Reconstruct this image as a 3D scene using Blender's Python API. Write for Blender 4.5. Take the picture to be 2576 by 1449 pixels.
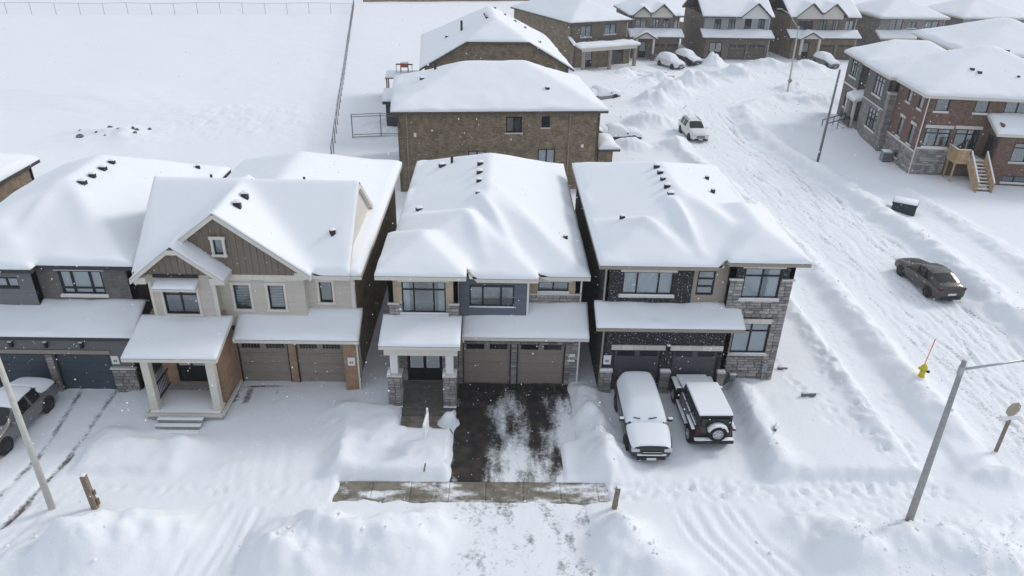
import bpy, bmesh, math, random
import numpy as np
from mathutils import Vector, Matrix

for o in list(bpy.data.objects): bpy.data.objects.remove(o)
scene = bpy.context.scene
COL = scene.collection
random.seed(7)

# ---------------------------------------------------------------- camera
PITCH, ROLL, YAW, CAM_H = math.radians(27.85), math.radians(1.6), math.radians(1.65), 21.0
cam_d = bpy.data.cameras.new('camera'); cam = bpy.data.objects.new('camera', cam_d); COL.objects.link(cam)
cam_d.sensor_width = 36.0; cam_d.lens = 1850.0 / 2576.0 * 36.0
cam_d.clip_start = 0.1; cam_d.clip_end = 3000.0
_fw = Vector((math.sin(YAW)*math.cos(PITCH), math.cos(YAW)*math.cos(PITCH), -math.sin(PITCH)))
_r = Vector((math.cos(YAW), -math.sin(YAW), 0)); _u = _r.cross(_fw)
_r2 = _r*math.cos(ROLL) + _u*math.sin(ROLL); _u2 = -_r*math.sin(ROLL) + _u*math.cos(ROLL)
_m = Matrix((( _r2.x, _u2.x, -_fw.x, 0), (_r2.y, _u2.y, -_fw.y, 0), (_r2.z, _u2.z, -_fw.z, CAM_H), (0, 0, 0, 1)))
cam.matrix_world = _m
scene.camera = cam

# ---------------------------------------------------------------- light: thin overcast, weak broad sun from the right rear
SUN_DIR = Vector((0.80, 0.42, 0)).normalized(); SUN_EL = math.radians(32)
world = bpy.data.worlds.new('World'); scene.world = world; world.use_nodes = True
nt = world.node_tree; nt.nodes.clear()
sky = nt.nodes.new('ShaderNodeTexSky'); sky.sky_type = 'NISHITA'; sky.sun_disc = False
sky.sun_elevation = SUN_EL; sky.sun_rotation = math.atan2(SUN_DIR.x, SUN_DIR.y)
sky.air_density = 1.0; sky.dust_density = 2.0; sky.ozone_density = 1.0
deck = nt.nodes.new('ShaderNodeMix'); deck.data_type = 'RGBA'; deck.inputs['Factor'].default_value = 0.78   # even cloud deck over the sky
deck.inputs[7].default_value = (5.8, 6.22, 6.85, 1)
bg = nt.nodes.new('ShaderNodeBackground'); bg.inputs['Strength'].default_value = 0.12
wo = nt.nodes.new('ShaderNodeOutputWorld')
nt.links.new(sky.outputs[0], deck.inputs[6]); nt.links.new(deck.outputs[2], bg.inputs[0]); nt.links.new(bg.outputs[0], wo.inputs[0])
sun_d = bpy.data.lights.new('sun', 'SUN'); sun_d.energy = 1.4; sun_d.angle = math.radians(14); sun_d.color = (1.0, 0.95, 0.88)
sun = bpy.data.objects.new('sun', sun_d); COL.objects.link(sun)
sv = Vector((SUN_DIR.x*math.cos(SUN_EL), SUN_DIR.y*math.cos(SUN_EL), math.sin(SUN_EL)))
sun.rotation_euler = (-sv).to_track_quat('-Z', 'Y').to_euler(); sun.location = (40, 20, 60)
scene.view_settings.view_transform = 'Standard'; scene.view_settings.look = 'None'
scene.view_settings.gamma = 1.0; scene.view_settings.use_curve_mapping = False
scene.view_settings.exposure = 0.10
scene.render.engine = 'CYCLES'
scene.cycles.max_bounces = 5; scene.cycles.diffuse_bounces = 3; scene.cycles.glossy_bounces = 2
scene.cycles.transparent_max_bounces = 6; scene.cycles.use_denoising = True

# ---------------------------------------------------------------- materials
MATS = {}
def mat(name, color, rough=0.7, metal=0.0, spec=0.3, noise=0.0, nscale=6.0, bump=0.0, bscale=40.0, coat=0.0, dust=0.0):
    m = bpy.data.materials.new(name); m.use_nodes = True; n = m.node_tree; b = n.nodes['Principled BSDF']
    b.inputs['Base Color'].default_value = (*color, 1); b.inputs['Roughness'].default_value = rough
    b.inputs['Metallic'].default_value = metal; b.inputs['Specular IOR Level'].default_value = spec
    b.inputs['Coat Weight'].default_value = coat
    tc = n.nodes.new('ShaderNodeTexCoord')
    src = None
    if noise > 0:
        t = n.nodes.new('ShaderNodeTexNoise'); t.inputs['Scale'].default_value = nscale; t.inputs['Detail'].default_value = 5
        n.links.new(tc.outputs['Object'], t.inputs['Vector'])
        r = n.nodes.new('ShaderNodeMapRange'); r.inputs['To Min'].default_value = 1-noise; r.inputs['To Max'].default_value = 1+noise
        r.inputs['From Min'].default_value = 0.25; r.inputs['From Max'].default_value = 0.75
        n.links.new(t.outputs['Fac'], r.inputs['Value'])
        mx = n.nodes.new('ShaderNodeMix'); mx.data_type = 'RGBA'; mx.blend_type = 'MULTIPLY'; mx.inputs['Factor'].default_value = 1
        mx.inputs[6].default_value = (*color, 1); n.links.new(r.outputs[0], mx.inputs[7]); src = mx.outputs[2]
    if dust > 0:   # wind-blown snow clinging in specks
        t = n.nodes.new('ShaderNodeTexNoise'); t.inputs['Scale'].default_value = 7; t.inputs['Detail'].default_value = 8; t.inputs['Roughness'].default_value = 0.75
        n.links.new(tc.outputs['Object'], t.inputs['Vector'])
        r = n.nodes.new('ShaderNodeMapRange'); r.inputs['From Min'].default_value = 0.74-dust; r.inputs['From Max'].default_value = 0.86-dust
        n.links.new(t.outputs['Fac'], r.inputs['Value'])
        mx = n.nodes.new('ShaderNodeMix'); mx.data_type = 'RGBA'; mx.inputs[6].default_value = (*color, 1); mx.inputs[7].default_value = (0.8, 0.82, 0.85, 1)
        if src: n.links.new(src, mx.inputs[6])
        n.links.new(r.outputs[0], mx.inputs['Factor']); src = mx.outputs[2]
    if src: n.links.new(src, b.inputs['Base Color'])
    if bump > 0:
        t = n.nodes.new('ShaderNodeTexNoise'); t.inputs['Scale'].default_value = bscale; t.inputs['Detail'].default_value = 4
        n.links.new(tc.outputs['Object'], t.inputs['Vector'])
        bp = n.nodes.new('ShaderNodeBump'); bp.inputs['Strength'].default_value = bump; bp.inputs['Distance'].default_value = 0.02
        n.links.new(t.outputs['Fac'], bp.inputs['Height']); n.links.new(bp.outputs[0], b.inputs['Normal'])
    MATS[name] = m; return m

def brick_mat(name, c1, c2, mortar, bw=0.215, rh=0.078, var=0.25, fleck=0.0):
    m = bpy.data.materials.new(name); m.use_nodes = True; n = m.node_tree; b = n.nodes['Principled BSDF']
    b.inputs['Roughness'].default_value = 0.88; b.inputs['Specular IOR Level'].default_value = 0.15
    tc = n.nodes.new('ShaderNodeTexCoord'); sp = n.nodes.new('ShaderNodeSeparateXYZ'); cb = n.nodes.new('ShaderNodeCombineXYZ')
    ad = n.nodes.new('ShaderNodeMath'); ad.operation = 'ADD'
    n.links.new(tc.outputs['Object'], sp.inputs[0]); n.links.new(sp.outputs['X'], ad.inputs[0]); n.links.new(sp.outputs['Y'], ad.inputs[1])
    n.links.new(ad.outputs[0], cb.inputs['X']); n.links.new(sp.outputs['Z'], cb.inputs['Y'])
    br = n.nodes.new('ShaderNodeTexBrick'); br.inputs['Scale'].default_value = 1; br.inputs['Brick Width'].default_value = bw; br.inputs['Row Height'].default_value = rh
    br.inputs['Mortar Size'].default_value = 0.008; br.inputs['Mortar Smooth'].default_value = 0.3; br.inputs['Bias'].default_value = 0.0
    br.inputs['Color1'].default_value = (*c1, 1); br.inputs['Color2'].default_value = (*c2, 1); br.inputs['Mortar'].default_value = (*mortar, 1)
    n.links.new(cb.outputs[0], br.inputs['Vector'])
    t = n.nodes.new('ShaderNodeTexNoise'); t.inputs['Scale'].default_value = 1.3; t.inputs['Detail'].default_value = 8; t.inputs['Roughness'].default_value = 0.7
    n.links.new(tc.outputs['Object'], t.inputs['Vector'])
    r = n.nodes.new('ShaderNodeMapRange'); r.inputs['From Min'].default_value = 0.3; r.inputs['From Max'].default_value = 0.7
    r.inputs['To Min'].default_value = 1-var; r.inputs['To Max'].default_value = 1+var; n.links.new(t.outputs['Fac'], r.inputs['Value'])
    mx = n.nodes.new('ShaderNodeMix'); mx.data_type = 'RGBA'; mx.blend_type = 'MULTIPLY'; mx.inputs['Factor'].default_value = 1
    n.links.new(br.outputs['Color'], mx.inputs[6]); n.links.new(r.outputs[0], mx.inputs[7])
    out = mx.outputs[2]
    if fleck > 0:
        t2 = n.nodes.new('ShaderNodeTexNoise'); t2.inputs['Scale'].default_value = 13; t2.inputs['Detail'].default_value = 2
        n.links.new(tc.outputs['Object'], t2.inputs['Vector'])
        r2 = n.nodes.new('ShaderNodeMapRange'); r2.inputs['From Min'].default_value = 0.66-fleck; r2.inputs['From Max'].default_value = 0.76-fleck
        n.links.new(t2.outputs['Fac'], r2.inputs['Value'])
        m2 = n.nodes.new('ShaderNodeMix'); m2.data_type = 'RGBA'; n.links.new(out, m2.inputs[6]); m2.inputs[7].default_value = (0.7, 0.72, 0.75, 1)
        n.links.new(r2.outputs[0], m2.inputs['Factor']); out = m2.outputs[2]
    n.links.new(out, b.inputs['Base Color'])
    bp = n.nodes.new('ShaderNodeBump'); bp.inputs['Strength'].default_value = 0.6; bp.inputs['Distance'].default_value = 0.012; bp.invert = True
    n.links.new(br.outputs['Fac'], bp.inputs['Height']); n.links.new(bp.outputs[0], b.inputs['Normal'])
    MATS[name] = m; return m

def random_mat(name, cols, rough=0.85, nscale=14, nvar=0.25, bump=0.5):
    m = bpy.data.materials.new(name); m.use_nodes = True; n = m.node_tree; b = n.nodes['Principled BSDF']
    b.inputs['Roughness'].default_value = rough; b.inputs['Specular IOR Level'].default_value = 0.2
    oi = n.nodes.new('ShaderNodeObjectInfo'); cr = n.nodes.new('ShaderNodeValToRGB'); cr.color_ramp.interpolation = 'CONSTANT'
    e = cr.color_ramp.elements
    while len(e) < len(cols): e.new(0.5)
    for i, c in enumerate(cols): e[i].position = i/len(cols); e[i].color = (*c, 1)
    n.links.new(oi.outputs['Random'], cr.inputs[0])
    tc = n.nodes.new('ShaderNodeTexCoord'); t = n.nodes.new('ShaderNodeTexNoise'); t.inputs['Scale'].default_value = nscale; t.inputs['Detail'].default_value = 5
    g = n.nodes.new('ShaderNodeNewGeometry'); n.links.new(g.outputs['Position'], t.inputs['Vector'])
    r = n.nodes.new('ShaderNodeMapRange'); r.inputs['From Min'].default_value = 0.25; r.inputs['From Max'].default_value = 0.75
    r.inputs['To Min'].default_value = 1-nvar; r.inputs['To Max'].default_value = 1+nvar; n.links.new(t.outputs['Fac'], r.inputs['Value'])
    mx = n.nodes.new('ShaderNodeMix'); mx.data_type = 'RGBA'; mx.blend_type = 'MULTIPLY'; mx.inputs['Factor'].default_value = 1
    n.links.new(cr.outputs[0], mx.inputs[6]); n.links.new(r.outputs[0], mx.inputs[7]); n.links.new(mx.outputs[2], b.inputs['Base Color'])
    bp = n.nodes.new('ShaderNodeBump'); bp.inputs['Strength'].default_value = bump; bp.inputs['Distance'].default_value = 0.02
    n.links.new(t.outputs['Fac'], bp.inputs['Height']); n.links.new(bp.outputs[0], b.inputs['Normal'])
    MATS[name] = m; return m

def snow_mat(name, dirt=False):
    m = bpy.data.materials.new(name); m.use_nodes = True; n = m.node_tree; b = n.nodes['Principled BSDF']
    b.inputs['Roughness'].default_value = 0.75; b.inputs['Specular IOR Level'].default_value = 0.25
    b.inputs['Base Color'].default_value = (0.84, 0.865, 0.90, 1)
    g = n.nodes.new('ShaderNodeNewGeometry')
    t = n.nodes.new('ShaderNodeTexNoise'); t.inputs['Scale'].default_value = 5; t.inputs['Detail'].default_value = 7; t.inputs['Roughness'].default_value = 0.65
    n.links.new(g.outputs['Position'], t.inputs['Vector'])
    bp = n.nodes.new('ShaderNodeBump'); bp.inputs['Strength'].default_value = 0.38 if dirt else 0.14; bp.inputs['Distance'].default_value = 0.06
    n.links.new(t.outputs['Fac'], bp.inputs['Height']); n.links.new(bp.outputs[0], b.inputs['Normal'])
    if dirt:
        at = n.nodes.new('ShaderNodeAttribute'); at.attribute_name = 'dirt'
        t2 = n.nodes.new('ShaderNodeTexNoise'); t2.inputs['Scale'].default_value = 7; t2.inputs['Detail'].default_value = 8; t2.inputs['Roughness'].default_value = 0.7
        n.links.new(g.outputs['Position'], t2.inputs['Vector'])
        a1 = n.nodes.new('ShaderNodeMath'); a1.operation = 'ADD'; n.links.new(at.outputs['Fac'], a1.inputs[0]); n.links.new(t2.outputs['Fac'], a1.inputs[1])
        r = n.nodes.new('ShaderNodeMapRange'); r.inputs['From Min'].default_value = 0.78; r.inputs['From Max'].default_value = 1.12
        n.links.new(a1.outputs[0], r.inputs['Value'])
        mx = n.nodes.new('ShaderNodeMix'); mx.data_type = 'RGBA'; mx.inputs[6].default_value = (0.84, 0.865, 0.90, 1); mx.inputs[7].default_value = (0.13, 0.125, 0.12, 1)
        n.links.new(r.outputs[0], mx.inputs['Factor']); n.links.new(mx.outputs[2], b.inputs['Base Color'])
    MATS[name] = m; return m

def ground_patch_mat(name, bare, bare2, snowc=(0.80, 0.82, 0.85), rough=0.6):
    """bare asphalt / concrete with thin wind-blown snow left lying where the 'cover' attribute says"""
    m = bpy.data.materials.new(name); m.use_nodes = True; n = m.node_tree; b = n.nodes['Principled BSDF']
    b.inputs['Specular IOR Level'].default_value = 0.3
    g = n.nodes.new('ShaderNodeNewGeometry'); at = n.nodes.new('ShaderNodeAttribute'); at.attribute_name = 'cover'
    t = n.nodes.new('ShaderNodeTexNoise'); t.inputs['Scale'].default_value = 6; t.inputs['Detail'].default_value = 10; t.inputs['Roughness'].default_value = 0.72
    n.links.new(g.outputs['Position'], t.inputs['Vector'])
    t3 = n.nodes.new('ShaderNodeTexNoise'); t3.inputs['Scale'].default_value = 2.2; t3.inputs['Detail'].default_value = 6
    n.links.new(g.outputs['Position'], t3.inputs['Vector'])
    m0 = n.nodes.new('ShaderNodeMix'); m0.data_type = 'RGBA'; m0.inputs[6].default_value = (*bare, 1); m0.inputs[7].default_value = (*bare2, 1)
    rr = n.nodes.new('ShaderNodeMapRange'); rr.inputs['From Min'].default_value = 0.4; rr.inputs['From Max'].default_value = 0.65
    n.links.new(t3.outputs['Fac'], rr.inputs['Value']); n.links.new(rr.outputs[0], m0.inputs['Factor'])
    tf = n.nodes.new('ShaderNodeTexNoise'); tf.inputs['Scale'].default_value = 26; tf.inputs['Detail'].default_value = 3; n.links.new(g.outputs['Position'], tf.inputs['Vector'])
    tm = n.nodes.new('ShaderNodeMix'); tm.inputs['Factor'].default_value = 0.42; n.links.new(t.outputs['Fac'], tm.inputs[2]); n.links.new(tf.outputs['Fac'], tm.inputs[3])
    tg = n.nodes.new('ShaderNodeMapRange'); tg.inputs['From Min'].default_value = 0.32; tg.inputs['From Max'].default_value = 0.68; tg.inputs['To Min'].default_value = 0.2; tg.inputs['To Max'].default_value = 0.8; n.links.new(tm.outputs[0], tg.inputs['Value'])
    a1 = n.nodes.new('ShaderNodeMath'); a1.operation = 'ADD'; n.links.new(at.outputs['Fac'], a1.inputs[0]); n.links.new(tg.outputs[0], a1.inputs[1])
    r = n.nodes.new('ShaderNodeMapRange'); r.inputs['From Min'].default_value = 0.80; r.inputs['From Max'].default_value = 1.30
    n.links.new(a1.outputs[0], r.inputs['Value'])
    mx = n.nodes.new('ShaderNodeMix'); mx.data_type = 'RGBA'; n.links.new(m0.outputs[2], mx.inputs[6]); mx.inputs[7].default_value = (*snowc, 1)
    n.links.new(r.outputs[0], mx.inputs['Factor']); n.links.new(mx.outputs[2], b.inputs['Base Color'])
    r2 = n.nodes.new('ShaderNodeMapRange'); r2.inputs['To Min'].default_value = rough; r2.inputs['To Max'].default_value = 0.85
    n.links.new(r.outputs[0], r2.inputs['Value']); n.links.new(r2.outputs[0], b.inputs['Roughness'])
    bp = n.nodes.new('ShaderNodeBump'); bp.inputs['Strength'].default_value = 0.4; bp.inputs['Distance'].default_value = 0.02
    n.links.new(a1.outputs[0], bp.inputs['Height']); n.links.new(bp.outputs[0], b.inputs['Normal'])
    MATS[name] = m; return m

def glass_mat(name, tint=(0.75, 0.8, 0.82), refl=0.14):
    m = bpy.data.materials.new(name); m.use_nodes = True; n = m.node_tree; n.nodes.clear()
    o = n.nodes.new('ShaderNodeOutputMaterial'); mx = n.nodes.new('ShaderNodeMixShader')
    tr = n.nodes.new('ShaderNodeBsdfTransparent'); tr.inputs[0].default_value = (*tint, 1)
    gl = n.nodes.new('ShaderNodeBsdfGlossy'); gl.inputs['Roughness'].default_value = 0.04; gl.inputs['Color'].default_value = (0.9, 0.93, 0.95, 1)
    lw = n.nodes.new('ShaderNodeLayerWeight'); lw.inputs['Blend'].default_value = 0.25
    r = n.nodes.new('ShaderNodeMapRange'); r.inputs['To Min'].default_value = refl; r.inputs['To Max'].default_value = 0.55
    n.links.new(lw.outputs['Fresnel'], r.inputs['Value']); n.links.new(r.outputs[0], mx.inputs[0])
    n.links.new(tr.outputs[0], mx.inputs[1]); n.links.new(gl.outputs[0], mx.inputs[2]); n.links.new(mx.outputs[0], o.inputs[0])
    MATS[name] = m; return m

def mesh_wire_mat(name, alpha=0.25, color=(0.35, 0.36, 0.38)):
    m = bpy.data.materials.new(name); m.use_nodes = True; n = m.node_tree; b = n.nodes['Principled BSDF']
    b.inputs['Base Color'].default_value = (*color, 1); b.inputs['Alpha'].default_value = alpha; b.inputs['Roughness'].default_value = 0.5
    MATS[name] = m; return m

snow_mat('snow'); snow_mat('ground_snow', True)
brick_mat('brick_tan', (0.38, 0.295, 0.205), (0.47, 0.37, 0.265), (0.47, 0.425, 0.36))
brick_mat('brick_orange', (0.30, 0.17, 0.10), (0.38, 0.23, 0.14), (0.36, 0.30, 0.25))
brick_mat('brick_brown', (0.165, 0.128, 0.086), (0.285, 0.222, 0.155), (0.25, 0.21, 0.165), var=0.42)
brick_mat('brick_black', (0.018, 0.019, 0.021), (0.036, 0.036, 0.040), (0.075, 0.077, 0.08), fleck=0.045)
brick_mat('brick_grey', (0.12, 0.115, 0.11), (0.17, 0.16, 0.15), (0.2, 0.19, 0.18))
brick_mat('brick_red', (0.125, 0.072, 0.054), (0.20, 0.115, 0.082), (0.20, 0.16, 0.135), fleck=0.035)
brick_mat('stone_course', (0.20, 0.185, 0.185), (0.31, 0.285, 0.275), (0.22, 0.21, 0.20), bw=0.5, rh=0.16, var=0.3)
brick_mat('brick_taupe', (0.15, 0.125, 0.10), (0.20, 0.165, 0.135), (0.2, 0.18, 0.15))
random_mat('stone_grey', [(0.30, 0.285, 0.28), (0.235, 0.215, 0.215), (0.36, 0.34, 0.325), (0.19, 0.175, 0.18), (0.29, 0.26, 0.24), (0.255, 0.245, 0.25)])
random_mat('stone_taupe', [(0.33, 0.31, 0.295), (0.25, 0.235, 0.228), (0.38, 0.36, 0.335), (0.215, 0.20, 0.198), (0.30, 0.285, 0.278)])
random_mat('stone_light', [(0.62, 0.58, 0.53), (0.56, 0.525, 0.485), (0.66, 0.62, 0.57)], nvar=0.1, bump=0.2)
random_mat('siding_beige', [(0.525, 0.485, 0.425), (0.545, 0.505, 0.445), (0.51, 0.475, 0.418)], rough=0.55, nvar=0.06, bump=0.05)
random_mat('siding_blue', [(0.125, 0.145, 0.18), (0.135, 0.155, 0.19), (0.118, 0.138, 0.172)], rough=0.5, nvar=0.06, bump=0.05)
random_mat('siding_grey', [(0.16, 0.165, 0.17), (0.175, 0.18, 0.185)], rough=0.5, nvar=0.06, bump=0.05)
random_mat('siding_lightgrey', [(0.30, 0.30, 0.31), (0.32, 0.32, 0.33)], rough=0.5, nvar=0.06, bump=0.05)
random_mat('batten_brown', [(0.212, 0.176, 0.144), (0.226, 0.188, 0.154), (0.203, 0.168, 0.138)], rough=0.6, nvar=0.1, bump=0.1)
random_mat('wood_new', [(0.50, 0.35, 0.20), (0.45, 0.31, 0.175), (0.54, 0.39, 0.235)], nscale=5, nvar=0.2, bump=0.2)
mat('trim_cream', (0.635, 0.605, 0.54), 0.55, noise=0.05)
mat('trim_white', (0.70, 0.70, 0.69), 0.5, noise=0.05)
mat('trim_dark', (0.045, 0.045, 0.048), 0.5)
mat('trim_brown', (0.09, 0.075, 0.06), 0.5)
mat('trim_taupe', (0.30, 0.265, 0.225), 0.55)
mat('frame_black', (0.012, 0.013, 0.015), 0.4)
mat('frame_white', (0.7, 0.7, 0.7), 0.4)
mat('door_black', (0.012, 0.012, 0.014), 0.35)
mat('garage_taupe', (0.27, 0.232, 0.20), 0.45, noise=0.04)
mat('garage_grey', (0.085, 0.088, 0.095), 0.45, noise=0.04, dust=0.02)
mat('garage_blue', (0.055, 0.071, 0.09), 0.45, noise=0.05, dust=0.03)
mat('garage_brown', (0.13, 0.105, 0.085), 0.5)
mat('vent_black', (0.02, 0.02, 0.022), 0.6)
mat('curtain_white', (0.72, 0.74, 0.76), 0.9)
mat('curtain_grey', (0.33, 0.33, 0.34), 0.9, noise=0.15, nscale=2)
mat('frosted_glass', (0.42, 0.47, 0.47), 0.3, noise=0.08, nscale=3)
mat('room_dark', (0.045, 0.045, 0.05), 0.9, noise=0.4, nscale=1.2)
mat('blind_grey', (0.30, 0.30, 0.31), 0.8)
mat('blind_dark', (0.12, 0.12, 0.13), 0.8)
glass_mat('glass'); mat('car_glass', (0.012, 0.014, 0.016), 0.07, spec=0.5)
mat('concrete', (0.36, 0.35, 0.33), 0.9, noise=0.2, bump=0.2)
mat('concrete_pole', (0.33, 0.33, 0.32), 0.85, noise=0.2, nscale=9, bump=0.2)
mat('pole_cream', (0.52, 0.51, 0.47), 0.7, noise=0.1)
mat('galvanized', (0.42, 0.44, 0.46), 0.45, metal=0.7)
mat('steel_post', (0.17, 0.18, 0.19), 0.5, metal=0.3)
mat('black_metal', (0.015, 0.015, 0.017), 0.45)
mat('weathered_wood', (0.23, 0.19, 0.14), 0.9, noise=0.35, nscale=9, bump=0.5, bscale=25)
mat('fence_wood', (0.26, 0.17, 0.10), 0.85, noise=0.25, nscale=3)
mat('utility_green', (0.022, 0.042, 0.038), 0.5, noise=0.2)
mat('hydrant_yellow', (0.62, 0.50, 0.02), 0.45)
mat('marker_orange', (0.72, 0.22, 0.05), 0.5)
mat('sign_back', (0.36, 0.30, 0.22), 0.55, noise=0.2)
mat('sign_white', (0.78, 0.79, 0.8), 0.5)
mat('plaque_white', (0.75, 0.75, 0.74), 0.5)
mat('print_grey', (0.16, 0.16, 0.17), 0.6)
mat('rubber', (0.014, 0.014, 0.015), 0.8, dust=0.0)
mat('rim', (0.50, 0.51, 0.52), 0.4, metal=0.3)
mat('rim_snow', (0.6, 0.62, 0.64), 0.5, metal=0.2)
mat('paint_black', (0.018, 0.02, 0.024), 0.28, coat=0.6, dust=0.05)
mat('paint_white', (0.72, 0.72, 0.70), 0.3, coat=0.5, dust=0.0)
mat('paint_brown', (0.062, 0.056, 0.052), 0.32, metal=0.35, coat=0.6, noise=0.1, dust=0.015)
mat('paint_silver', (0.20, 0.205, 0.20), 0.3, metal=0.4, coat=0.5)
mat('plastic_dark', (0.02, 0.02, 0.022), 0.55)
mat('chrome', (0.6, 0.6, 0.6), 0.2, metal=0.9)
mat('lamp_red', (0.11, 0.010, 0.012), 0.25, dust=0.06)
mat('porch_tile', (0.13, 0.12, 0.11), 0.75, noise=0.25, nscale=4, dust=0.0)
mat('lamp_clear', (0.55, 0.56, 0.58), 0.2)
mat('plate', (0.66, 0.66, 0.62), 0.5)
mat('rock', (0.11, 0.11, 0.105), 0.9, noise=0.3, dust=0.2)
mat('grill_orange', (0.42, 0.10, 0.035), 0.5)
mat('ac_grey', (0.25, 0.26, 0.27), 0.5, noise=0.1)
ground_patch_mat('asphalt', (0.017, 0.016, 0.016), (0.052, 0.041, 0.031))
ground_patch_mat('concrete_slab', (0.23, 0.205, 0.165), (0.135, 0.12, 0.095))
mat('asphalt_chip', (0.05, 0.048, 0.046), 0.9)
mesh_wire_mat('chain_mesh', 0.05)
mesh_wire_mat('chain_mesh_dense', 0.10, (0.25, 0.26, 0.28))

# ---------------------------------------------------------------- helpers
class MB:
    def __init__(s): s.v = []; s.f = []
    def quad(s, a, b, c, d):
        i = len(s.v); s.v += [a, b, c, d]; s.f.append((i, i+1, i+2, i+3)); return s
    def poly(s, pts):
        i = len(s.v); s.v += list(pts); s.f.append(tuple(range(i, i+len(pts)))); return s
    def box(s, x0, x1, y0, y1, z0, z1):
        i = len(s.v)
        s.v += [(x0,y0,z0),(x1,y0,z0),(x1,y1,z0),(x0,y1,z0),(x0,y0,z1),(x1,y0,z1),(x1,y1,z1),(x0,y1,z1)]
        for q in ((0,3,2,1),(4,5,6,7),(0,1,5,4),(1,2,6,5),(2,3,7,6),(3,0,4,7)): s.f.append(tuple(i+k for k in q))
        return s
    def prism(s, pts, y0, y1):
        """extrude an (x,z) outline along y"""
        n = len(pts); i = len(s.v)
        s.v += [(p[0], y0, p[1]) for p in pts] + [(p[0], y1, p[1]) for p in pts]
        s.f.append(tuple(i+k for k in range(n))); s.f.append(tuple(i+n+k for k in reversed(range(n))))
        for k in range(n):
            l = (k+1) % n; s.f.append((i+k, i+n+k, i+n+l, i+l))
        return s
    def tube(s, p, q, r0, r1=None, n=8, cap=True):
        p, q = Vector(p), Vector(q); r1 = r0 if r1 is None else r1
        d = (q-p).normalized(); a = Vector((0,0,1)) if abs(d.z) < 0.9 else Vector((1,0,0))
        e1 = d.cross(a).normalized(); e2 = d.cross(e1); i = len(s.v)
        for k in range(n):
            t = 2*math.pi*k/n; s.v.append(tuple(p+(e1*math.cos(t)+e2*math.sin(t))*r0))
        for k in range(n):
            t = 2*math.pi*k/n; s.v.append(tuple(q+(e1*math.cos(t)+e2*math.sin(t))*r1))
        for k in range(n):
            l = (k+1) % n; s.f.append((i+k, i+l, i+n+l, i+n+k))
        if cap: s.f.append(tuple(i+k for k in reversed(range(n)))); s.f.append(tuple(i+n+k for k in range(n)))
        return s
    def lathe(s, prof, axis='z', c=(0,0,0), n=16):
        i = len(s.v); m = len(prof)
        for k in range(n):
            t = 2*math.pi*k/n
            for r, h in prof:
                a, b = r*math.cos(t), r*math.sin(t)
                v = (a, b, h) if axis == 'z' else ((h, a, b) if axis == 'x' else (a, h, b))
                s.v.append((v[0]+c[0], v[1]+c[1], v[2]+c[2]))
        for k in range(n):
            l = (k+1) % n
            for j in range(m-1): s.f.append((i+k*m+j, i+l*m+j, i+l*m+j+1, i+k*m+j+1))
        return s
    def build(s, name, m, parent=None, loc=(0,0,0), rz=0.0, smooth=False, bevel=0.0):
        me = bpy.data.meshes.new(name); me.from_pydata(s.v, [], s.f); me.validate()
        bm = bmesh.new(); bm.from_mesh(me); bmesh.ops.remove_doubles(bm, verts=bm.verts, dist=1e-5)
        bmesh.ops.recalc_face_normals(bm, faces=bm.faces)
        if bevel > 0: bmesh.ops.bevel(bm, geom=list(bm.edges), offset=bevel, segments=1, affect='EDGES')
        bm.to_mesh(me); bm.free()
        return link(name, me, m, parent, loc, rz, smooth)

def link(name, me, m, parent=None, loc=(0,0,0), rz=0.0, smooth=False):
    if m is not None and len(me.materials) == 0: me.materials.append(MATS[m] if isinstance(m, str) else m)
    if smooth and me.polygons: me.polygons.foreach_set('use_smooth', [True]*len(me.polygons))
    o = bpy.data.objects.new(name, me); COL.objects.link(o); o.location = loc; o.rotation_euler = (0, 0, rz)
    if parent is not None: o.parent = parent
    return o
def tag(o, label, cat, group=None, kind=None):
    if label: o['label'] = label
    if cat: o['category'] = cat
    if group: o['group'] = group
    if kind: o['kind'] = kind
    return o
def empty(name, loc, rz=0.0):
    o = bpy.data.objects.new(name, None); COL.objects.link(o); o.location = loc; o.rotation_euler = (0,0,rz); o.empty_display_size = 0.3; return o
def copy_tree(o, parent=None):
    c = o.copy(); COL.objects.link(c); c.parent = parent
    for ch in o.children: copy_tree(ch, c)
    return c

_PERM = np.random.RandomState(3).rand(256, 256)
def vnoise(x, y):
    xi = np.floor(x).astype(int); yi = np.floor(y).astype(int); fx = x-xi; fy = y-yi
    fx = fx*fx*(3-2*fx); fy = fy*fy*(3-2*fy)
    a = _PERM[xi % 256, yi % 256]; b = _PERM[(xi+1) % 256, yi % 256]; c = _PERM[xi % 256, (yi+1) % 256]; d = _PERM[(xi+1) % 256, (yi+1) % 256]
    return (a*(1-fx)+b*fx)*(1-fy)+(c*(1-fx)+d*fx)*fy - 0.5
def fbm(x, y, s, o=4, g=0.5):
    r = 0; a = 1.0; f = 1.0/s
    for k in range(o): r = r + a*vnoise(x*f+17.3*k, y*f+9.1*k); a *= g; f *= 2.03
    return r

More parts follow.
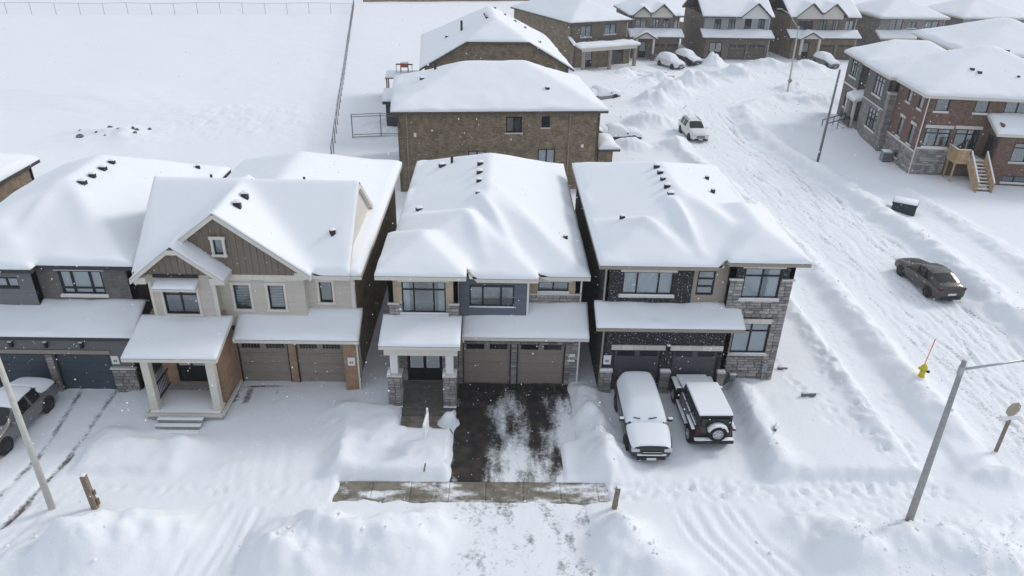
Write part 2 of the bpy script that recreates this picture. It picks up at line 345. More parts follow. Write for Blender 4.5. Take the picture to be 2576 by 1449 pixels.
def grid_mesh(name, xs, ys, Z, mask_cells=None, skirt=None):
    """mesh of a height grid; skirt: array of lower heights for closing the rim"""
    nx, ny = len(xs), len(ys)
    X, Y = np.meshgrid(xs, ys, indexing='ij')
    if mask_cells is None: mask_cells = np.ones((nx-1, ny-1), bool)
    idx = np.arange(nx*ny).reshape(nx, ny)
    ii, jj = np.nonzero(mask_cells)
    quads = np.stack([idx[ii,jj], idx[ii+1,jj], idx[ii+1,jj+1], idx[ii,jj+1]], 1)
    co = np.stack([X.ravel(), Y.ravel(), Z.ravel()], 1)
    if skirt is not None:
        m = np.pad(mask_cells, 1)
        extra = []; vlist = [co]; n0 = len(co)
        low = np.stack([X.ravel(), Y.ravel(), skirt.ravel()], 1); vlist.append(low)
        c = mask_cells
        L = c & ~m[:-2, 1:-1]; Rr = c & ~m[2:, 1:-1]; F = c & ~m[1:-1, :-2]; B = c & ~m[1:-1, 2:]
        for M, (a0, a1), (b0, b1) in ((L, (0,1), (0,0)), (Rr, (1,0), (1,1)), (F, (0,0), (1,0)), (B, (1,1), (0,1))):
            i, j = np.nonzero(M); A = idx[i+a0, j+a1]; Bq = idx[i+b0, j+b1]
            extra.append(np.stack([A, Bq, Bq+n0, A+n0], 1)[:, ::-1])
        quads = np.concatenate([quads]+extra); co = np.concatenate(vlist)
    used = np.unique(quads); rm = np.full(len(co), -1); rm[used] = np.arange(len(used)); co = co[used]; quads = rm[quads]
    me = bpy.data.meshes.new(name)
    me.vertices.add(len(co)); me.vertices.foreach_set('co', co.astype(np.float32).ravel())
    me.loops.add(quads.size); me.loops.foreach_set('vertex_index', quads.astype(np.int32).ravel())
    me.polygons.add(len(quads)); me.polygons.foreach_set('loop_start', np.arange(0, quads.size, 4, dtype=np.int32))
    me.polygons.foreach_set('use_smooth', np.ones(len(quads), bool))
    me.update(calc_edges=True); me.validate()
    return me, used
def set_attr(me, name, vals):
    a = me.attributes.new(name, 'FLOAT', 'POINT'); a.data.foreach_set('value', np.asarray(vals, np.float32))

def blur(a, m, sig):
    if sig <= 0: return a
    r = max(1, int(3*sig)); k = np.exp(-0.5*(np.arange(-r, r+1)/sig)**2); k /= k.sum()
    def cv(z):
        z = np.pad(z, r)
        z = np.apply_along_axis(lambda v: np.convolve(v, k, 'valid'), 0, z)
        return np.apply_along_axis(lambda v: np.convolve(v, k, 'valid'), 1, z)
    w = cv(m.astype(float)); return np.where(m, cv(np.where(m, a, 0))/np.maximum(w, 1e-6), a)
# ---------------------------------------------------------------- roofs: slab plus a soft snow layer
def axis_samples(br, cell):
    br = sorted(set(round(b, 4) for b in br)); out = [br[0]]
    for a, b in zip(br, br[1:]):
        n = max(1, int(math.ceil((b-a)/cell))); out += [a+(b-a)*k/n for k in range(1, n+1)]
    return np.array(out)
def V(x0, x1, y0, y1, e, p, s='LRFB'): return dict(r=(x0, x1, y0, y1), e=e, p=p, s=s)
def roof_height(vols, X, Y):
    Z = np.full(np.shape(X), -99.0)
    for v in vols:
        x0, x1, y0, y1 = v['r']; eps = 1e-4
        ins = (X >= x0-eps) & (X <= x1+eps) & (Y >= y0-eps) & (Y <= y1+eps)
        d = np.full(np.shape(X), 99.0)
        for c, q in (('L', X-x0), ('R', x1-X), ('F', Y-y0+v.get('fo', 0)), ('B', y1-Y)):
            if c in v['s']: d = np.minimum(d, q)
        Z = np.where(ins, np.maximum(Z, v['e']+v['p']*d), Z)
    return Z
def roof_grid(vols, cell):
    xs = axis_samples([q for v in vols for q in v['r'][:2]], cell); ys = axis_samples([q for v in vols for q in v['r'][2:]], cell)
    X, Y = np.meshgrid(xs, ys, indexing='ij'); Z = roof_height(vols, X, Y)
    cx = 0.5*(xs[1:]+xs[:-1]); cy = 0.5*(ys[1:]+ys[:-1]); CX, CY = np.meshgrid(cx, cy, indexing='ij')
    return xs, ys, X, Y, Z, roof_height(vols, CX, CY) > -90

SEED = [0]
class House:
    def __init__(s, name, label, cat, ox, oy, rz=0.0, absolute=True, oz=0.0, group=None):
        s.root = empty(name, (ox, oy, oz), rz); tag(s.root, label, cat, group); s.ox, s.oy = (ox, oy) if absolute else (0.0, 0.0)
        s.vols = []
    def L(s, x, y, z=0): return (x-s.ox, y-s.oy, z)
    def part(s, mb, name, m, smooth=False, bevel=0.0, parent=None):
        return mb.build(name, m, parent or s.root, (-s.ox, -s.oy, 0), 0, smooth, bevel)
    def box(s, name, m, x0, x1, y0, y1, z0, z1, bevel=0.0): return s.part(MB().box(x0, x1, y0, y1, z0, z1), name, m, False, bevel)
    # -- roof
    def roof(s, vols, trim='trim_white', thick=0.22, snow=0.20, cell=0.16, sig=1.6, fill=4.0, drift=0.05, dunes=()):
        s.vols += vols; SEED[0] += 13.7; sd = SEED[0]
        xs, ys, X, Y, Z, M = roof_grid(vols, 0.5)
        me, _ = grid_mesh('roof', xs, ys, Z, M)
        # slab: top sheet, rim and underside in one mesh
        bm = bmesh.new(); bm.from_mesh(me)
        geo = bmesh.ops.duplicate(bm, geom=list(bm.faces)); nv = [g for g in geo['geom'] if isinstance(g, bmesh.types.BMVert)]
        for v in nv: v.co.z -= thick
        nf = [g for g in geo['geom'] if isinstance(g, bmesh.types.BMFace)]; bmesh.ops.reverse_faces(bm, faces=nf)
        eb = [e for e in bm.edges if e.is_boundary]; bmesh.ops.bridge_loops(bm, edges=eb) if False else None
        emap = {}
        for e in eb:
            k = tuple(sorted((round(v.co.x, 3), round(v.co.y, 3)) for v in e.verts)); emap.setdefault(k, []).append(e)
        for k, es in emap.items():
            if len(es) == 2:
                a = sorted(es[0].verts, key=lambda v: (v.co.x, v.co.y)); b = sorted(es[1].verts, key=lambda v: (v.co.x, v.co.y))
                try: bm.faces.new((a[0], a[1], b[1], b[0]))
                except ValueError: pass
        bmesh.ops.recalc_face_normals(bm, faces=bm.faces)
        for f in bm.faces: f.smooth = False
        bm.to_mesh(me); bm.free()
        r = link('roof', me, trim, s.root, (-s.ox, -s.oy, 0))
        # snow
        xs, ys, X, Y, Z, M = roof_grid(vols, cell)
        mv = np.zeros(X.shape, bool); full = np.ones(X.shape, bool)
        P = np.pad(M, 1); nb = [P[:-1, :-1], P[1:, :-1], P[:-1, 1:], P[1:, 1:]]
        for q in nb: mv |= q; full &= q
        dist = np.where(full, 1.0, 0.0); cur = full.copy()
        for k in range(4):
            Q = np.pad(cur, 1); er = cur.copy()
            for a in (0, 1, 2):
                for b in (0, 1, 2): er &= Q[a:a+cur.shape[0], b:b+cur.shape[1]]
            dist += er; cur = er
        th = np.interp(dist, [0, 1, 2, 3, 5], [0.5, 0.82, 0.94, 0.99, 1.0])*snow*(1+1.3*fbm(X+sd, Y, 1.3, 3)*(dist < 3))
        base = np.where(mv, Z, 0)
        H1 = np.maximum(base+th*0.8, blur(base, mv, fill)+th*0.9) if fill > 0 else base+th
        H1 = blur(H1, mv, sig)
        edge = dist < 2
        H1 = np.where(edge, np.maximum(H1, base+th*0.7), np.maximum(H1, base+0.05))
        H1 = np.where(dist < 1, base+th, H1)
        H1 = H1 + drift*fbm(X+sd, Y+sd*0.3, 2.6, 3)*np.clip(dist/3, 0, 1)
        for (ax, ay), (bx, by), wd, A in dunes:
            vx, vy = bx-ax, by-ay; t = np.clip(((X-ax)*vx+(Y-ay)*vy)/(vx*vx+vy*vy), 0, 1); dd = np.hypot(X-ax-t*vx, Y-ay-t*vy)
            H1 = H1+A*np.exp(-(dd/wd)**2)*np.clip(dist/4, 0, 1)*np.sin(np.pi*np.clip(t, 0.12, 0.88))
        H1 = np.maximum(H1, base+0.03)
        me2, _ = grid_mesh('roof_snow', xs, ys, H1, M, skirt=base-0.02)
        sn = link('roof_snow', me2, 'snow', r, (0, 0, 0), 0, False)
        return r
    def zr(s, x, y): return float(roof_height(s.vols, np.array(x), np.array(y)))
    def vents(s, pts, size=0.36, rz=0.0, h=0.20, snow=0.13):
        for p in pts:
            x, y = p[0], p[1]; z = s.zr(x, y)+snow
            k = random.uniform(0.8, 1.1)*size*0.72
            b = MB().box(-k/2, k/2, -k/2, k/2, -0.35, h*0.75).build('roof_vent', 'vent_black', s.root, s.L(x, y, z), rz+random.uniform(-.1, .1), False, 0.02)
            MB().box(-k*0.5, k*0.62, -k*0.42, k*0.62, h*0.72, h*0.98).build('vent_snow', 'snow', b, (0, 0, 0), 0, True, 0.015)
    def pipe(s, x, y, h=0.45, r=0.06):
        z = s.zr(x, y); MB().tube((0,0,-0.1), (0,0,h+0.2), r, n=8).build('vent_pipe', 'vent_black', s.root, s.L(x, y, z))
    # -- walls
    def wall(s, p0, p1, z0, z1, m, wins=(), thick=0.22, name='wall'):
        """wall seen from outside with p0 at the left; wins = list of dicts with u0,u1,v0,v1"""
        dx, dy = p1[0]-p0[0], p1[1]-p0[1]; Ln = math.hypot(dx, dy); a = math.atan2(dy, dx)
        us = sorted({0.0, Ln, *[w['u0'] for w in wins], *[w['u1'] for w in wins]}); vs = sorted({z0, z1, *[w['v0'] for w in wins], *[w['v1'] for w in wins]})
        mb = MB(); dep = 0.16
        for ua, ub in zip(us, us[1:]):
            for va, vb in zip(vs, vs[1:]):
                cu, cv = (ua+ub)/2, (va+vb)/2
                if any(w['u0'] < cu < w['u1'] and w['v0'] < cv < w['v1'] for w in wins): continue
                mb.quad((ua,0,va), (ub,0,va), (ub,0,vb), (ua,0,vb))
        for w in wins:
            A, B, C, D = w['u0'], w['u1'], w['v0'], w['v1']
            mb.quad((A,0,C),(A,dep,C),(A,dep,D),(A,0,D)); mb.quad((B,0,C),(B,0,D),(B,dep,D),(B,dep,C))
            mb.quad((A,0,D),(A,dep,D),(B,dep,D),(B,0,D)); mb.quad((A,0,C),(B,0,C),(B,dep,C),(A,dep,C))
        mb.quad((0,0,z0),(0,0,z1),(0,thick,z1),(0,thick,z0)); mb.quad((Ln,0,z0),(Ln,thick,z0),(Ln,thick,z1),(Ln,0,z1))
        mb.quad((0,0,z1),(Ln,0,z1),(Ln,thick,z1),(0,thick,z1))
        o = mb.build(name, m, s.root, s.L(p0[0], p0[1]), a)
        fr = (p0, a, Ln, z0, z1)
        for w in wins: (s.window if w.get('t', 'w') == 'w' else s.garage if w['t'] == 'g' else s.door)(fr, w)
        return fr
    def fwall(s, x0, x1, y, z0, z1, m, wins=(), **k):
        """front wall facing -y, openings given by absolute x"""
        ws = []
        for w in wins:
            w = dict(w); w['u0'] = w.pop('x0')-x0; w['u1'] = w.pop('x1')-x0; w['v0'] = w.pop('z0'); w['v1'] = w.pop('z1'); ws.append(w)
        return s.wall((x0, y), (x1, y), z0, z1, m, ws, **k)
    def at(s, fr, u, d=0.0, z=0.0):
        p0, a, Ln, _, _ = fr; return s.L(p0[0]+math.cos(a)*u-math.sin(a)*d, p0[1]+math.sin(a)*u+math.cos(a)*d, z)
    def window(s, fr, w):
        W, Hh = w['u1']-w['u0'], w['v1']-w['v0']; uc = (w['u0']+w['u1'])/2; a = fr[1]
        bar = w.get('bar', 0.055); h = W/2; mb = MB(); fm = w.get('frame', 'frame_black')
        y0, y1 = 0.035, 0.115
        mb.box(-h, -h+bar, y0, y1, 0, Hh); mb.box(h-bar, h, y0, y1, 0, Hh); mb.box(-h+bar, h-bar, y0, y1, 0, bar); mb.box(-h+bar, h-bar, y0, y1, Hh-bar, Hh)
        cols = w.get('cols', [1]); t = sum(cols); xs = [-h+bar/2]; acc = 0
        for c in cols: acc += c; xs.append(-h+bar/2+(W-bar)*acc/t)
        for x in xs[1:-1]: mb.box(x-bar*0.6, x+bar*0.6, y0+0.004, y1, bar, Hh-bar)
        rows = w.get('rows', [1]); t = sum(rows); zs = [bar/2]; acc = 0
        for c in rows: acc += c; zs.append(bar/2+(Hh-bar)*acc/t)
        for z in zs[1:-1]:
            for xa, xb in zip(xs, xs[1:]): mb.box(xa+bar*0.6, xb-bar*0.6, y0+0.008, y1, z-bar*0.5, z+bar*0.5)
        o = mb.build('window', fm, s.root, s.at(fr, uc, 0, w['v0']), a)
        for xa, xb in zip(xs, xs[1:]):
            for za, zb in zip(zs, zs[1:]):
                MB().box(xa+bar*0.5, xb-bar*0.5, 0.075, 0.083, za+bar*0.5, zb-bar*0.5).build('pane', 'glass', o)
        cu = w.get('cur', 'room_dark')
        MB().box(-h, h, 0.150, 0.158, 0, Hh).build('room_lining', 'room_dark' if cu in ('sides', 'blind') else cu, o) if cu != 'pleat' else None
        if cu in ('pleat', 'sides'):
            def pleat(xa, xb):
                n = max(6, int((xb-xa)/0.045)); q = MB()
                for k in range(n):
                    x_a, x_b = xa+(xb-xa)*k/n, xa+(xb-xa)*(k+1)/n; d1, d2 = 0.125+0.016*(k % 2), 0.125+0.016*((k+1) % 2)
                    q.quad((x_a,d1,0.01),(x_b,d2,0.01),(x_b,d2,Hh-0.01),(x_a,d1,Hh-0.01))
                q.build('curtain', 'curtain_white', o)
            if cu == 'pleat': pleat(-h, h); 
            else: pleat(-h+bar, -h+W*0.17); pleat(h-W*0.17, h-bar)
        if cu == 'blind':
            n = max(4, int(Hh/0.13)); q = MB()
            for k in range(n): q.box(-h+bar, h-bar, 0.12, 0.135, Hh*k/n+0.012, Hh*(k+0.55)/n+0.012)
            q.build('blind', 'blind_grey', o)
        if w.get('sill', True):
            sm = w.get('sillm', 'stone_light'); e = w.get('sille', 0.08)
            MB().box(-h-e, h+e, -0.07, 0.03, -0.11, -0.004).build('sill', sm, o)
            if w.get('snow', True):
                MB().box(-h-e*0.9, h+e*0.9, -0.075, 0.03, -0.004, 0.055).build('sill_snow', 'snow', o, (0,0,0), 0, True, 0.02)
        if w.get('lintel'):
            e = 0.14; n = max(2, int(round((W+2*e)/0.75))); hh = w['lintel']
            for k in range(n):
                xa = -h-e+(W+2*e)*k/n; xb = -h-e+(W+2*e)*(k+1)/n
                MB().box(xa+0.004, xb-0.004, -0.045, 0.02, Hh+0.004, Hh+hh).build('lintel_block', 'stone_light', o)
        if w.get('casing'):
            cm = w['casing']; c = 0.11; d = -0.05
            q = MB(); q.box(-h-c, -h, d, 0.03, -0.0, Hh); q.box(h, h+c, d, 0.03, -0.0, Hh); q.box(-h-c-0.04, h+c+0.04, d-0.01, 0.03, Hh, Hh+c*1.2); q.box(-h-c-0.04, h+c+0.04, d-0.01, 0.03, -c, 0)
            q.build('window_casing', cm, o)
        return o
    def garage(s, fr, w):
        W, Hh = w['u1']-w['u0'], w['v1']-w['v0']; uc = (w['u0']+w['u1'])/2; h = W/2; m = w.get('m', 'garage_taupe'); dep = 0.10
        fb = MB(); fb.box(-h, -h+0.05, 0.01, dep+0.05, 0, Hh); fb.box(h-0.05, h, 0.01, dep+0.05, 0, Hh); fb.box(-h+0.05, h-0.05, 0.01, dep+0.05, Hh-0.05, Hh)
        o = fb.build('garage_door', w.get('jamb', 'frame_black'), s.root, s.at(fr, uc, 0, w['v0']), fr[1])
        n = w.get('n', 4); ih = (Hh-0.05)/n; hw = h-0.05
        for k in range(n):
            q = MB(); z0 = ih*k+0.006; z1 = ih*(k+1)-0.006
            q.box(-hw, hw, dep, dep+0.04, z0, z1)
            for c in range(w.get('pc', 4)):   # raised fields
                xa = -hw+2*hw*(c+0.08)/w.get('pc', 4); xb = -hw+2*hw*(c+0.92)/w.get('pc', 4)
                if k < n-1 or not w.get('lites'): q.box(xa, xb, dep-0.012, dep, z0+ih*0.16, z1-ih*0.16)
            p = q.build('door_panel', m, o)
            if k == n-1 and w.get('lites'):
                L = w['lites']
                for c in range(2):
                    xa = -hw+2*hw*(0.06+0.5*c); xb = -hw+2*hw*(0.44+0.5*c)
                    if L == 'strip': MB().box(xa, xb, dep-0.015, dep-0.003, z0+ih*0.42, z1-ih*0.10).build('door_lite', 'car_glass', p)
                    else:
                        for q2 in range(6):
                            MB().box(xa+(xb-xa)*q2/6+0.01, xa+(xb-xa)*(q2+1)/6-0.015, dep-0.015, dep-0.003, z0+ih*0.45, z1-ih*0.12).build('door_lite', 'car_glass', p)
        return o
    def door(s, fr, w):
        W, Hh = w['u1']-w['u0'], w['v1']-w['v0']; uc = (w['u0']+w['u1'])/2; h = W/2; n = w.get('n', 2)
        fb = MB(); fb.box(-h, -h+0.06, 0.01, 0.15, 0, Hh); fb.box(h-0.06, h, 0.01, 0.15, 0, Hh); fb.box(-h+0.06, h-0.06, 0.01, 0.15, Hh-0.07, Hh); fb.box(-h+0.06, h-0.06, 0.01, 0.15, 0, 0.05)
        o = fb.build('front_door', 'frame_black', s.root, s.at(fr, uc, 0, w['v0']), fr[1])
        for k in range(n):
            xa = -h+0.06+(W-0.12)*k/n; xb = -h+0.06+(W-0.12)*(k+1)/n; cx = (xa+xb)/2; lw = (xb-xa)*0.36
            d = MB().box(xa+0.006, xb-0.006, 0.07, 0.12, 0.05, Hh-0.075).build('door_leaf', w.get('m', 'door_black'), o)
            gl = w.get('glass', (0.42, 0.92)); za, zb = Hh*gl[0], Hh*gl[1]
            MB().box(cx-lw, cx+lw, 0.055, 0.066, za, zb).build('door_glass', w.get('gm', 'curtain_grey'), o)
            q = MB(); t = 0.03
            q.box(cx-lw-t, cx-lw, 0.045, 0.07, za-t, zb+t); q.box(cx+lw, cx+lw+t, 0.045, 0.07, za-t, zb+t); q.box(cx-lw, cx+lw, 0.045, 0.07, za-t, za); q.box(cx-lw, cx+lw, 0.045, 0.07, zb, zb+t)
            q.build('glass_trim', w.get('tm', 'frame_white'), o)
            sx = xb-0.07 if k == 0 else xa+0.07
            MB().tube((sx, 0.03, Hh*0.40), (sx, 0.03, Hh*0.55), 0.018).build('door_handle', 'chrome', o)
        return o
    # -- cladding built piece by piece
    def pieces(s, fr, u0, u1, v0, v1, wins, m, kind='stone', ch=0.16, pad=0.0):
        a = fr[1]; me = UNIT[kind]; z = v0
        holes = [(w['u0']-pad, w['u1']+pad, w['v0']-pad, w['v1']+pad+w.get('lintel', 0)) for w in wins]
        while z < v1-0.03:
            hh = ch if kind != 'stone' else random.choice((0.8, 1.0, 1.0, 1.25))*ch
            hh = min(hh, v1-z)
            if v1-z-hh < 0.05: hh = v1-z
            segs = [(u0, u1)]
            for A, B, C, D in holes:
                if z < D-0.01 and z+hh > C+0.01:
                    ns = []
                    for p, q in segs:
                        if B <= p or A >= q: ns.append((p, q)); continue
                        if A > p: ns.append((p, A))
                        if B < q: ns.append((B, q))
                    segs = ns
            for p, q in segs:
                if q-p < 0.04: continue
                cuts = [p]
                if kind == 'stone':
                    while q-cuts[-1] > 0.62:
                        cuts.append(cuts[-1]+random.uniform(0.24, 0.58))
                    if q-cuts[-1] > 0.5: cuts.append(cuts[-1]+random.uniform(0.2, 0.3))
                cuts.append(q)
                for c, d in zip(cuts, cuts[1:]):
                    o = bpy.data.objects.new({'stone': 'stone', 'board': 'siding_board'}[kind], me); COL.objects.link(o); o.parent = s.root
                    g = 0.006 if kind == 'stone' else 0.0
                    o.location = s.at(fr, c+g, 0, z+g); o.rotation_euler = (0, 0, a)
                    o.scale = (d-c-2*g, random.uniform(0.035, 0.06) if kind == 'stone' else 1.0, hh-2*g)
                    if kind == 'stone': o.material_slots[0].link = 'OBJECT'; o.material_slots[0].material = MATS[m]
                    else: o.material_slots[0].link = 'OBJECT'; o.material_slots[0].material = MATS[m]
            z += hh
    def gable(s, pts, y, m, thick=0.15, name='gable_wall'): return s.part(MB().prism(pts, y, y+thick), name, m)
    def downspout(s, x, y, z0, z1, m='trim_white'):
        return s.part(MB().box(x-0.04, x+0.04, y-0.09, y-0.01, z0, z1).box(x-0.04, x+0.04, y-0.22, y-0.01, z0-0.08, z0), 'downspout', m)
    def snowcap(s, x0, x1, y0, y1, z, h=0.06): return s.part(MB().box(x0, x1, y0, y1, z, z+h), 'snow_cap', 'snow', True, h*0.35)
    def plaque(s, fr, u, z, w=0.34, h=0.44, txt=None):
        o = MB().box(-w/2, w/2, -0.05, -0.02, 0, h).build('house_number_plaque', 'plaque_white', s.root, s.at(fr, u, 0, z), fr[1])
        for k in range(2): MB().box(-0.08+0.09*k, -0.02+0.09*k, -0.058, -0.05, h*0.28, h*0.52).build('plaque_digit', 'print_grey', o)
    def wall_lamp(s, fr, u, z, m='black_metal'):
        o = MB().box(-0.06, 0.06, -0.16, -0.03, 0, 0.28).box(-0.03, 0.03, -0.06, 0.0, 0.1, 0.2).build('wall_lamp', m, s.root, s.at(fr, u, 0, z), fr[1])
        MB().box(-0.09, 0.09, -0.19, -0.01, 0.28, 0.36).build('lamp_snow', 'snow', o, (0,0,0), 0, True, 0.03)

def unit_meshes():
    U = {}
    me = bpy.data.meshes.new('stone'); bm = bmesh.new()
    vs = [bm.verts.new(p) for p in [(0,0,0),(1,0,0),(1,0,1),(0,0,1),(0.04,-1,0.07),(0.96,-1,0.07),(0.96,-1,0.93),(0.04,-1,0.93)]]
    for q in ((4,5,6,7),(0,1,5,4),(1,2,6,5),(2,3,7,6),(3,0,4,7)): bm.faces.new([vs[k] for k in q])
    bm.to_mesh(me); bm.free(); me.materials.append(MATS['stone_grey']); U['stone'] = me
    me = bpy.data.meshes.new('siding_board'); bm = bmesh.new()
    vs = [bm.verts.new(p) for p in [(0,-0.026,0),(1,-0.026,0),(1,-0.006,1),(0,-0.006,1),(0,0,0),(1,0,0),(1,0,1),(0,0,1)]]
    for q in ((0,1,2,3),(4,5,1,0),(0,3,7,4),(1,5,6,2),(3,2,6,7)): bm.faces.new([vs[k] for k in q])
    bm.to_mesh(me); bm.free(); me.materials.append(MATS['siding_beige']); U['board'] = me
    return U
UNIT = unit_meshes()
def rel(wins, x0): return [dict(u0=w['x0']-x0, u1=w['x1']-x0, v0=w['z0'], v1=w['z1'], lintel=w.get('lintel', 0)) for w in wins]
# ---------------------------------------------------------------- snow-covered ground
def build_ground():
    def grow(a, step, end, g):
        o = []; 
        while a < end: step *= g; a += step; o.append(a)
        return o
    cx = list(np.arange(-32, 50.01, 0.13)); xs = np.array([-q for q in reversed(grow(32, 0.13, 260, 1.09))] + cx + grow(cx[-1], 0.13, 300, 1.09))
    cy = list(np.arange(13, 62, 0.13)); cy += list(np.arange(cy[-1]+0.25, 126, 0.28)); cy += grow(cy[-1], 0.3, 700, 1.08)
    ys = np.array([13-q for q in reversed(grow(0, 0.2, 60, 1.2))] + cy)
    X, Y = np.meshgrid(xs, ys, indexing='ij')
    Hh = 0.16 + 0.22*fbm(X, Y, 9, 3) + 0.05*fbm(X+50, Y, 2.2, 3) + 0.25*fbm(X+9, Y+4, 34, 2)*(Y > 46)
    D = np.zeros_like(Hh)
    rough = np.zeros_like(Hh); lump = np.zeros_like(Hh)
    def sm(d, s): t = np.clip(d/max(s, 1e-3), 0, 1); return 1-t*t*(3-2*t)
    def win(x0, x1, y0, y1):
        return slice(*np.searchsorted(xs, (x0, x1))), slice(*np.searchsorted(ys, (y0, y1)))
    def rect(x0, x1, y0, y1, tgt, soft, rg=None, wob=0.0):
        w = win(x0-soft-1, x1+soft+1, y0-soft-1, y1+soft+1); x, y = X[w], Y[w]
        q = wob*fbm(x, y, 0.8, 3) if wob else 0
        d = np.hypot(np.maximum(np.maximum(x0-x, x-x1), 0), np.maximum(np.maximum(y0-y, y-y1), 0))+q
        k = sm(np.maximum(d, 0), soft); Hh[w] = Hh[w]*(1-k)+tgt*k
        if rg is not None: rough[w] = rough[w]*(1-k)+rg*k
    def pdist(pts, r):
        p = np.array(pts); w = win(p[:,0].min()-r, p[:,0].max()+r, p[:,1].min()-r, p[:,1].max()+r); x, y = X[w], Y[w]
        d = np.full(x.shape, 1e9); sg = np.zeros(x.shape)
        for (ax, ay), (bx, by) in zip(p, p[1:]):
            vx, vy = bx-ax, by-ay; l2 = vx*vx+vy*vy+1e-9
            t = np.clip(((x-ax)*vx+(y-ay)*vy)/l2, 0, 1); dd = np.hypot(x-ax-t*vx, y-ay-t*vy)
            s = np.sign((x-ax)*vy-(y-ay)*vx); sg = np.where(dd < d, s, sg); d = np.minimum(d, dd)
        return w, x, y, d, sg
    def path(pts, hw, tgt, soft, rg=None):
        w, x, y, d, _ = pdist(pts, hw+soft+0.5); d = d+0.35*fbm(x, y, 1.5, 3)*min(1, soft)
        k = sm(np.maximum(d-hw, 0), soft); Hh[w] = Hh[w]*(1-k)+tgt*k
        if rg is not None: rough[w] = rough[w]*(1-k)+rg*k
    def bank(pts, wd, A, rg=0.3):
        w, x, y, d, _ = pdist(pts, wd*3.5); d = d+0.5*wd*fbm(x, y, 1.4, 3)
        Hh[w] += A*np.exp(-(d/wd)**2)*(1+rg*fbm(x, y, 0.9, 4)); lump[w] = np.maximum(lump[w], np.exp(-(d/(wd*1.2))**2)*min(1, rg*2))
    def rut(pts, wd=0.13, A=0.05, ridge=0.4, dirt=0.0, wav=0.06):
        w, x, y, d, sg = pdist(pts, wd*5+0.3); d = np.abs(d*sg+wav*fbm(x+pts[0][0]*3, y, 2.5, 3))
        g = np.exp(-(d/wd)**2); n = 0.75+0.8*fbm(x, y, 0.5, 3)
        Hh[w] += -A*g*n+A*ridge*np.exp(-((d-2.0*wd)/(0.8*wd))**2)
        if dirt: D[w] = np.maximum(D[w], dirt*np.exp(-(d/(wd*1.1))**2)*(0.8+0.6*fbm(x, y, 0.7, 4)))
    def mound(c, sx, sy, A, rot=0.0, rg=0.35, sc=0.9):
        r = 3*max(sx, sy); w = win(c[0]-r, c[0]+r, c[1]-r, c[1]+r); x, y = X[w]-c[0], Y[w]-c[1]; a = math.radians(rot)
        u = (x*math.cos(a)+y*math.sin(a))/sx; v = (-x*math.sin(a)+y*math.cos(a))/sy
        q = np.sqrt(u*u+v*v)+0.30*fbm(X[w], Y[w], sc*1.2, 3)
        prof = np.exp(-np.maximum(q, 0)**2.2)
        Hh[w] += A*prof*(1+rg*fbm(X[w]+7, Y[w], sc, 4)); lump[w] = np.maximum(lump[w], np.minimum(prof*1.6, 1)*min(1, rg*2.2))
    def prints(pts, n, jit, A=0.06):
        p = np.array(pts); seg = np.hypot(*(p[1:]-p[:-1]).T); cum = np.concatenate([[0], np.cumsum(seg)])
        for k in range(n):
            t = random.uniform(0, cum[-1]) if jit > 0.25 else cum[-1]*(k+0.5)/n
            cxp, cyp = np.interp(t, cum, p[:,0]), np.interp(t, cum, p[:,1]); cxp += random.gauss(0, jit); cyp += random.gauss(0, jit)
            w = win(cxp-0.6, cxp+0.6, cyp-0.6, cyp+0.6); a = random.uniform(0, 3.14); x, y = X[w]-cxp, Y[w]-cyp
            u = (x*math.cos(a)+y*math.sin(a))/0.19; v = (-x*math.sin(a)+y*math.cos(a))/0.12; q = u*u+v*v
            Hh[w] += A*random.uniform(0.6, 1.3)*(-np.exp(-q)+0.35*np.exp(-(np.sqrt(q)-1.6)**2*4))
    ROAD = [(25.5, 8), (25.6, 45), (24.6, 58), (22.6, 70), (21.8, 78), (23.5, 87), (29, 93.5), (38, 97.5), (50, 99.5), (90, 104), (150, 112)]
    # yards standing deep in snow
    rect(-6.2, -1.9, 23.2, 27.0, 0.46, 0.85, wob=0.6); rect(-16.4, -13.0, 23.1, 25.0, 0.38, 1.0, wob=0.4)
    rect(11.75, 17.6, 23.3, 29.4, 0.56, 1.0, wob=0.4); rect(13.9, 17.4, 29.0, 46, 0.45, 1.2, wob=0.4)
    rect(36, 60, 46, 62, 0.12, 3.0); rect(-14.9, -12.6, 25.2, 26.5, 0.04, 0.7)
    # driveways, pavement, street
    rect(-12.3, -6.9, 16.5, 29.3, 0.10, 0.7, 0.25, wob=0.25); rect(-23.3, -17.3, 15, 28.6, 0.05, 0.6, 0.5, wob=0.2)
    rect(-26, 18.6, 21.75, 22.75, 0.10, 0.5, 0.6, wob=0.2)
    rect(5.35, 11.35, 15, 29.5, 0.07, 0.45, 0.4, wob=0.25); rect(-1.5, 3.7, 15, 22.6, 0.05, 0.45, 0.8, wob=0.3)
    rect(-60, 70, -60, 16.9, -0.03, 1.6, 1.0, wob=0.5)
    path([(18.9, 24), (18.9, 40), (18.4, 56), (16.5, 68)], 0.75, 0.06, 0.55, 0.3); path([(33.4, 20), (33.4, 46), (32.6, 58), (31, 66)], 0.8, 0.05, 0.8, 0.3)
    path(ROAD, 3.5, 0.0, 0.9, 1.0)
    path([(7.5, 63), (14, 64.5), (21, 66)], 2.6, 0.1, 0.8, 0.5); path([(8, 80), (20, 82)], 2.6, 0.1, 0.8, 0.5); path([(15, 106), (22, 99), (27, 93)], 2.4, 0.06, 0.8, 0.6)
    path([(24, 114), (27, 104), (29, 96)], 2.6, 0.06, 0.9, 0.6); path([(37, 115), (38, 100)], 2.8, 0.06, 0.9, 0.6); path([(51, 116), (50, 100)], 2.8, 0.06, 0.9, 0.6)
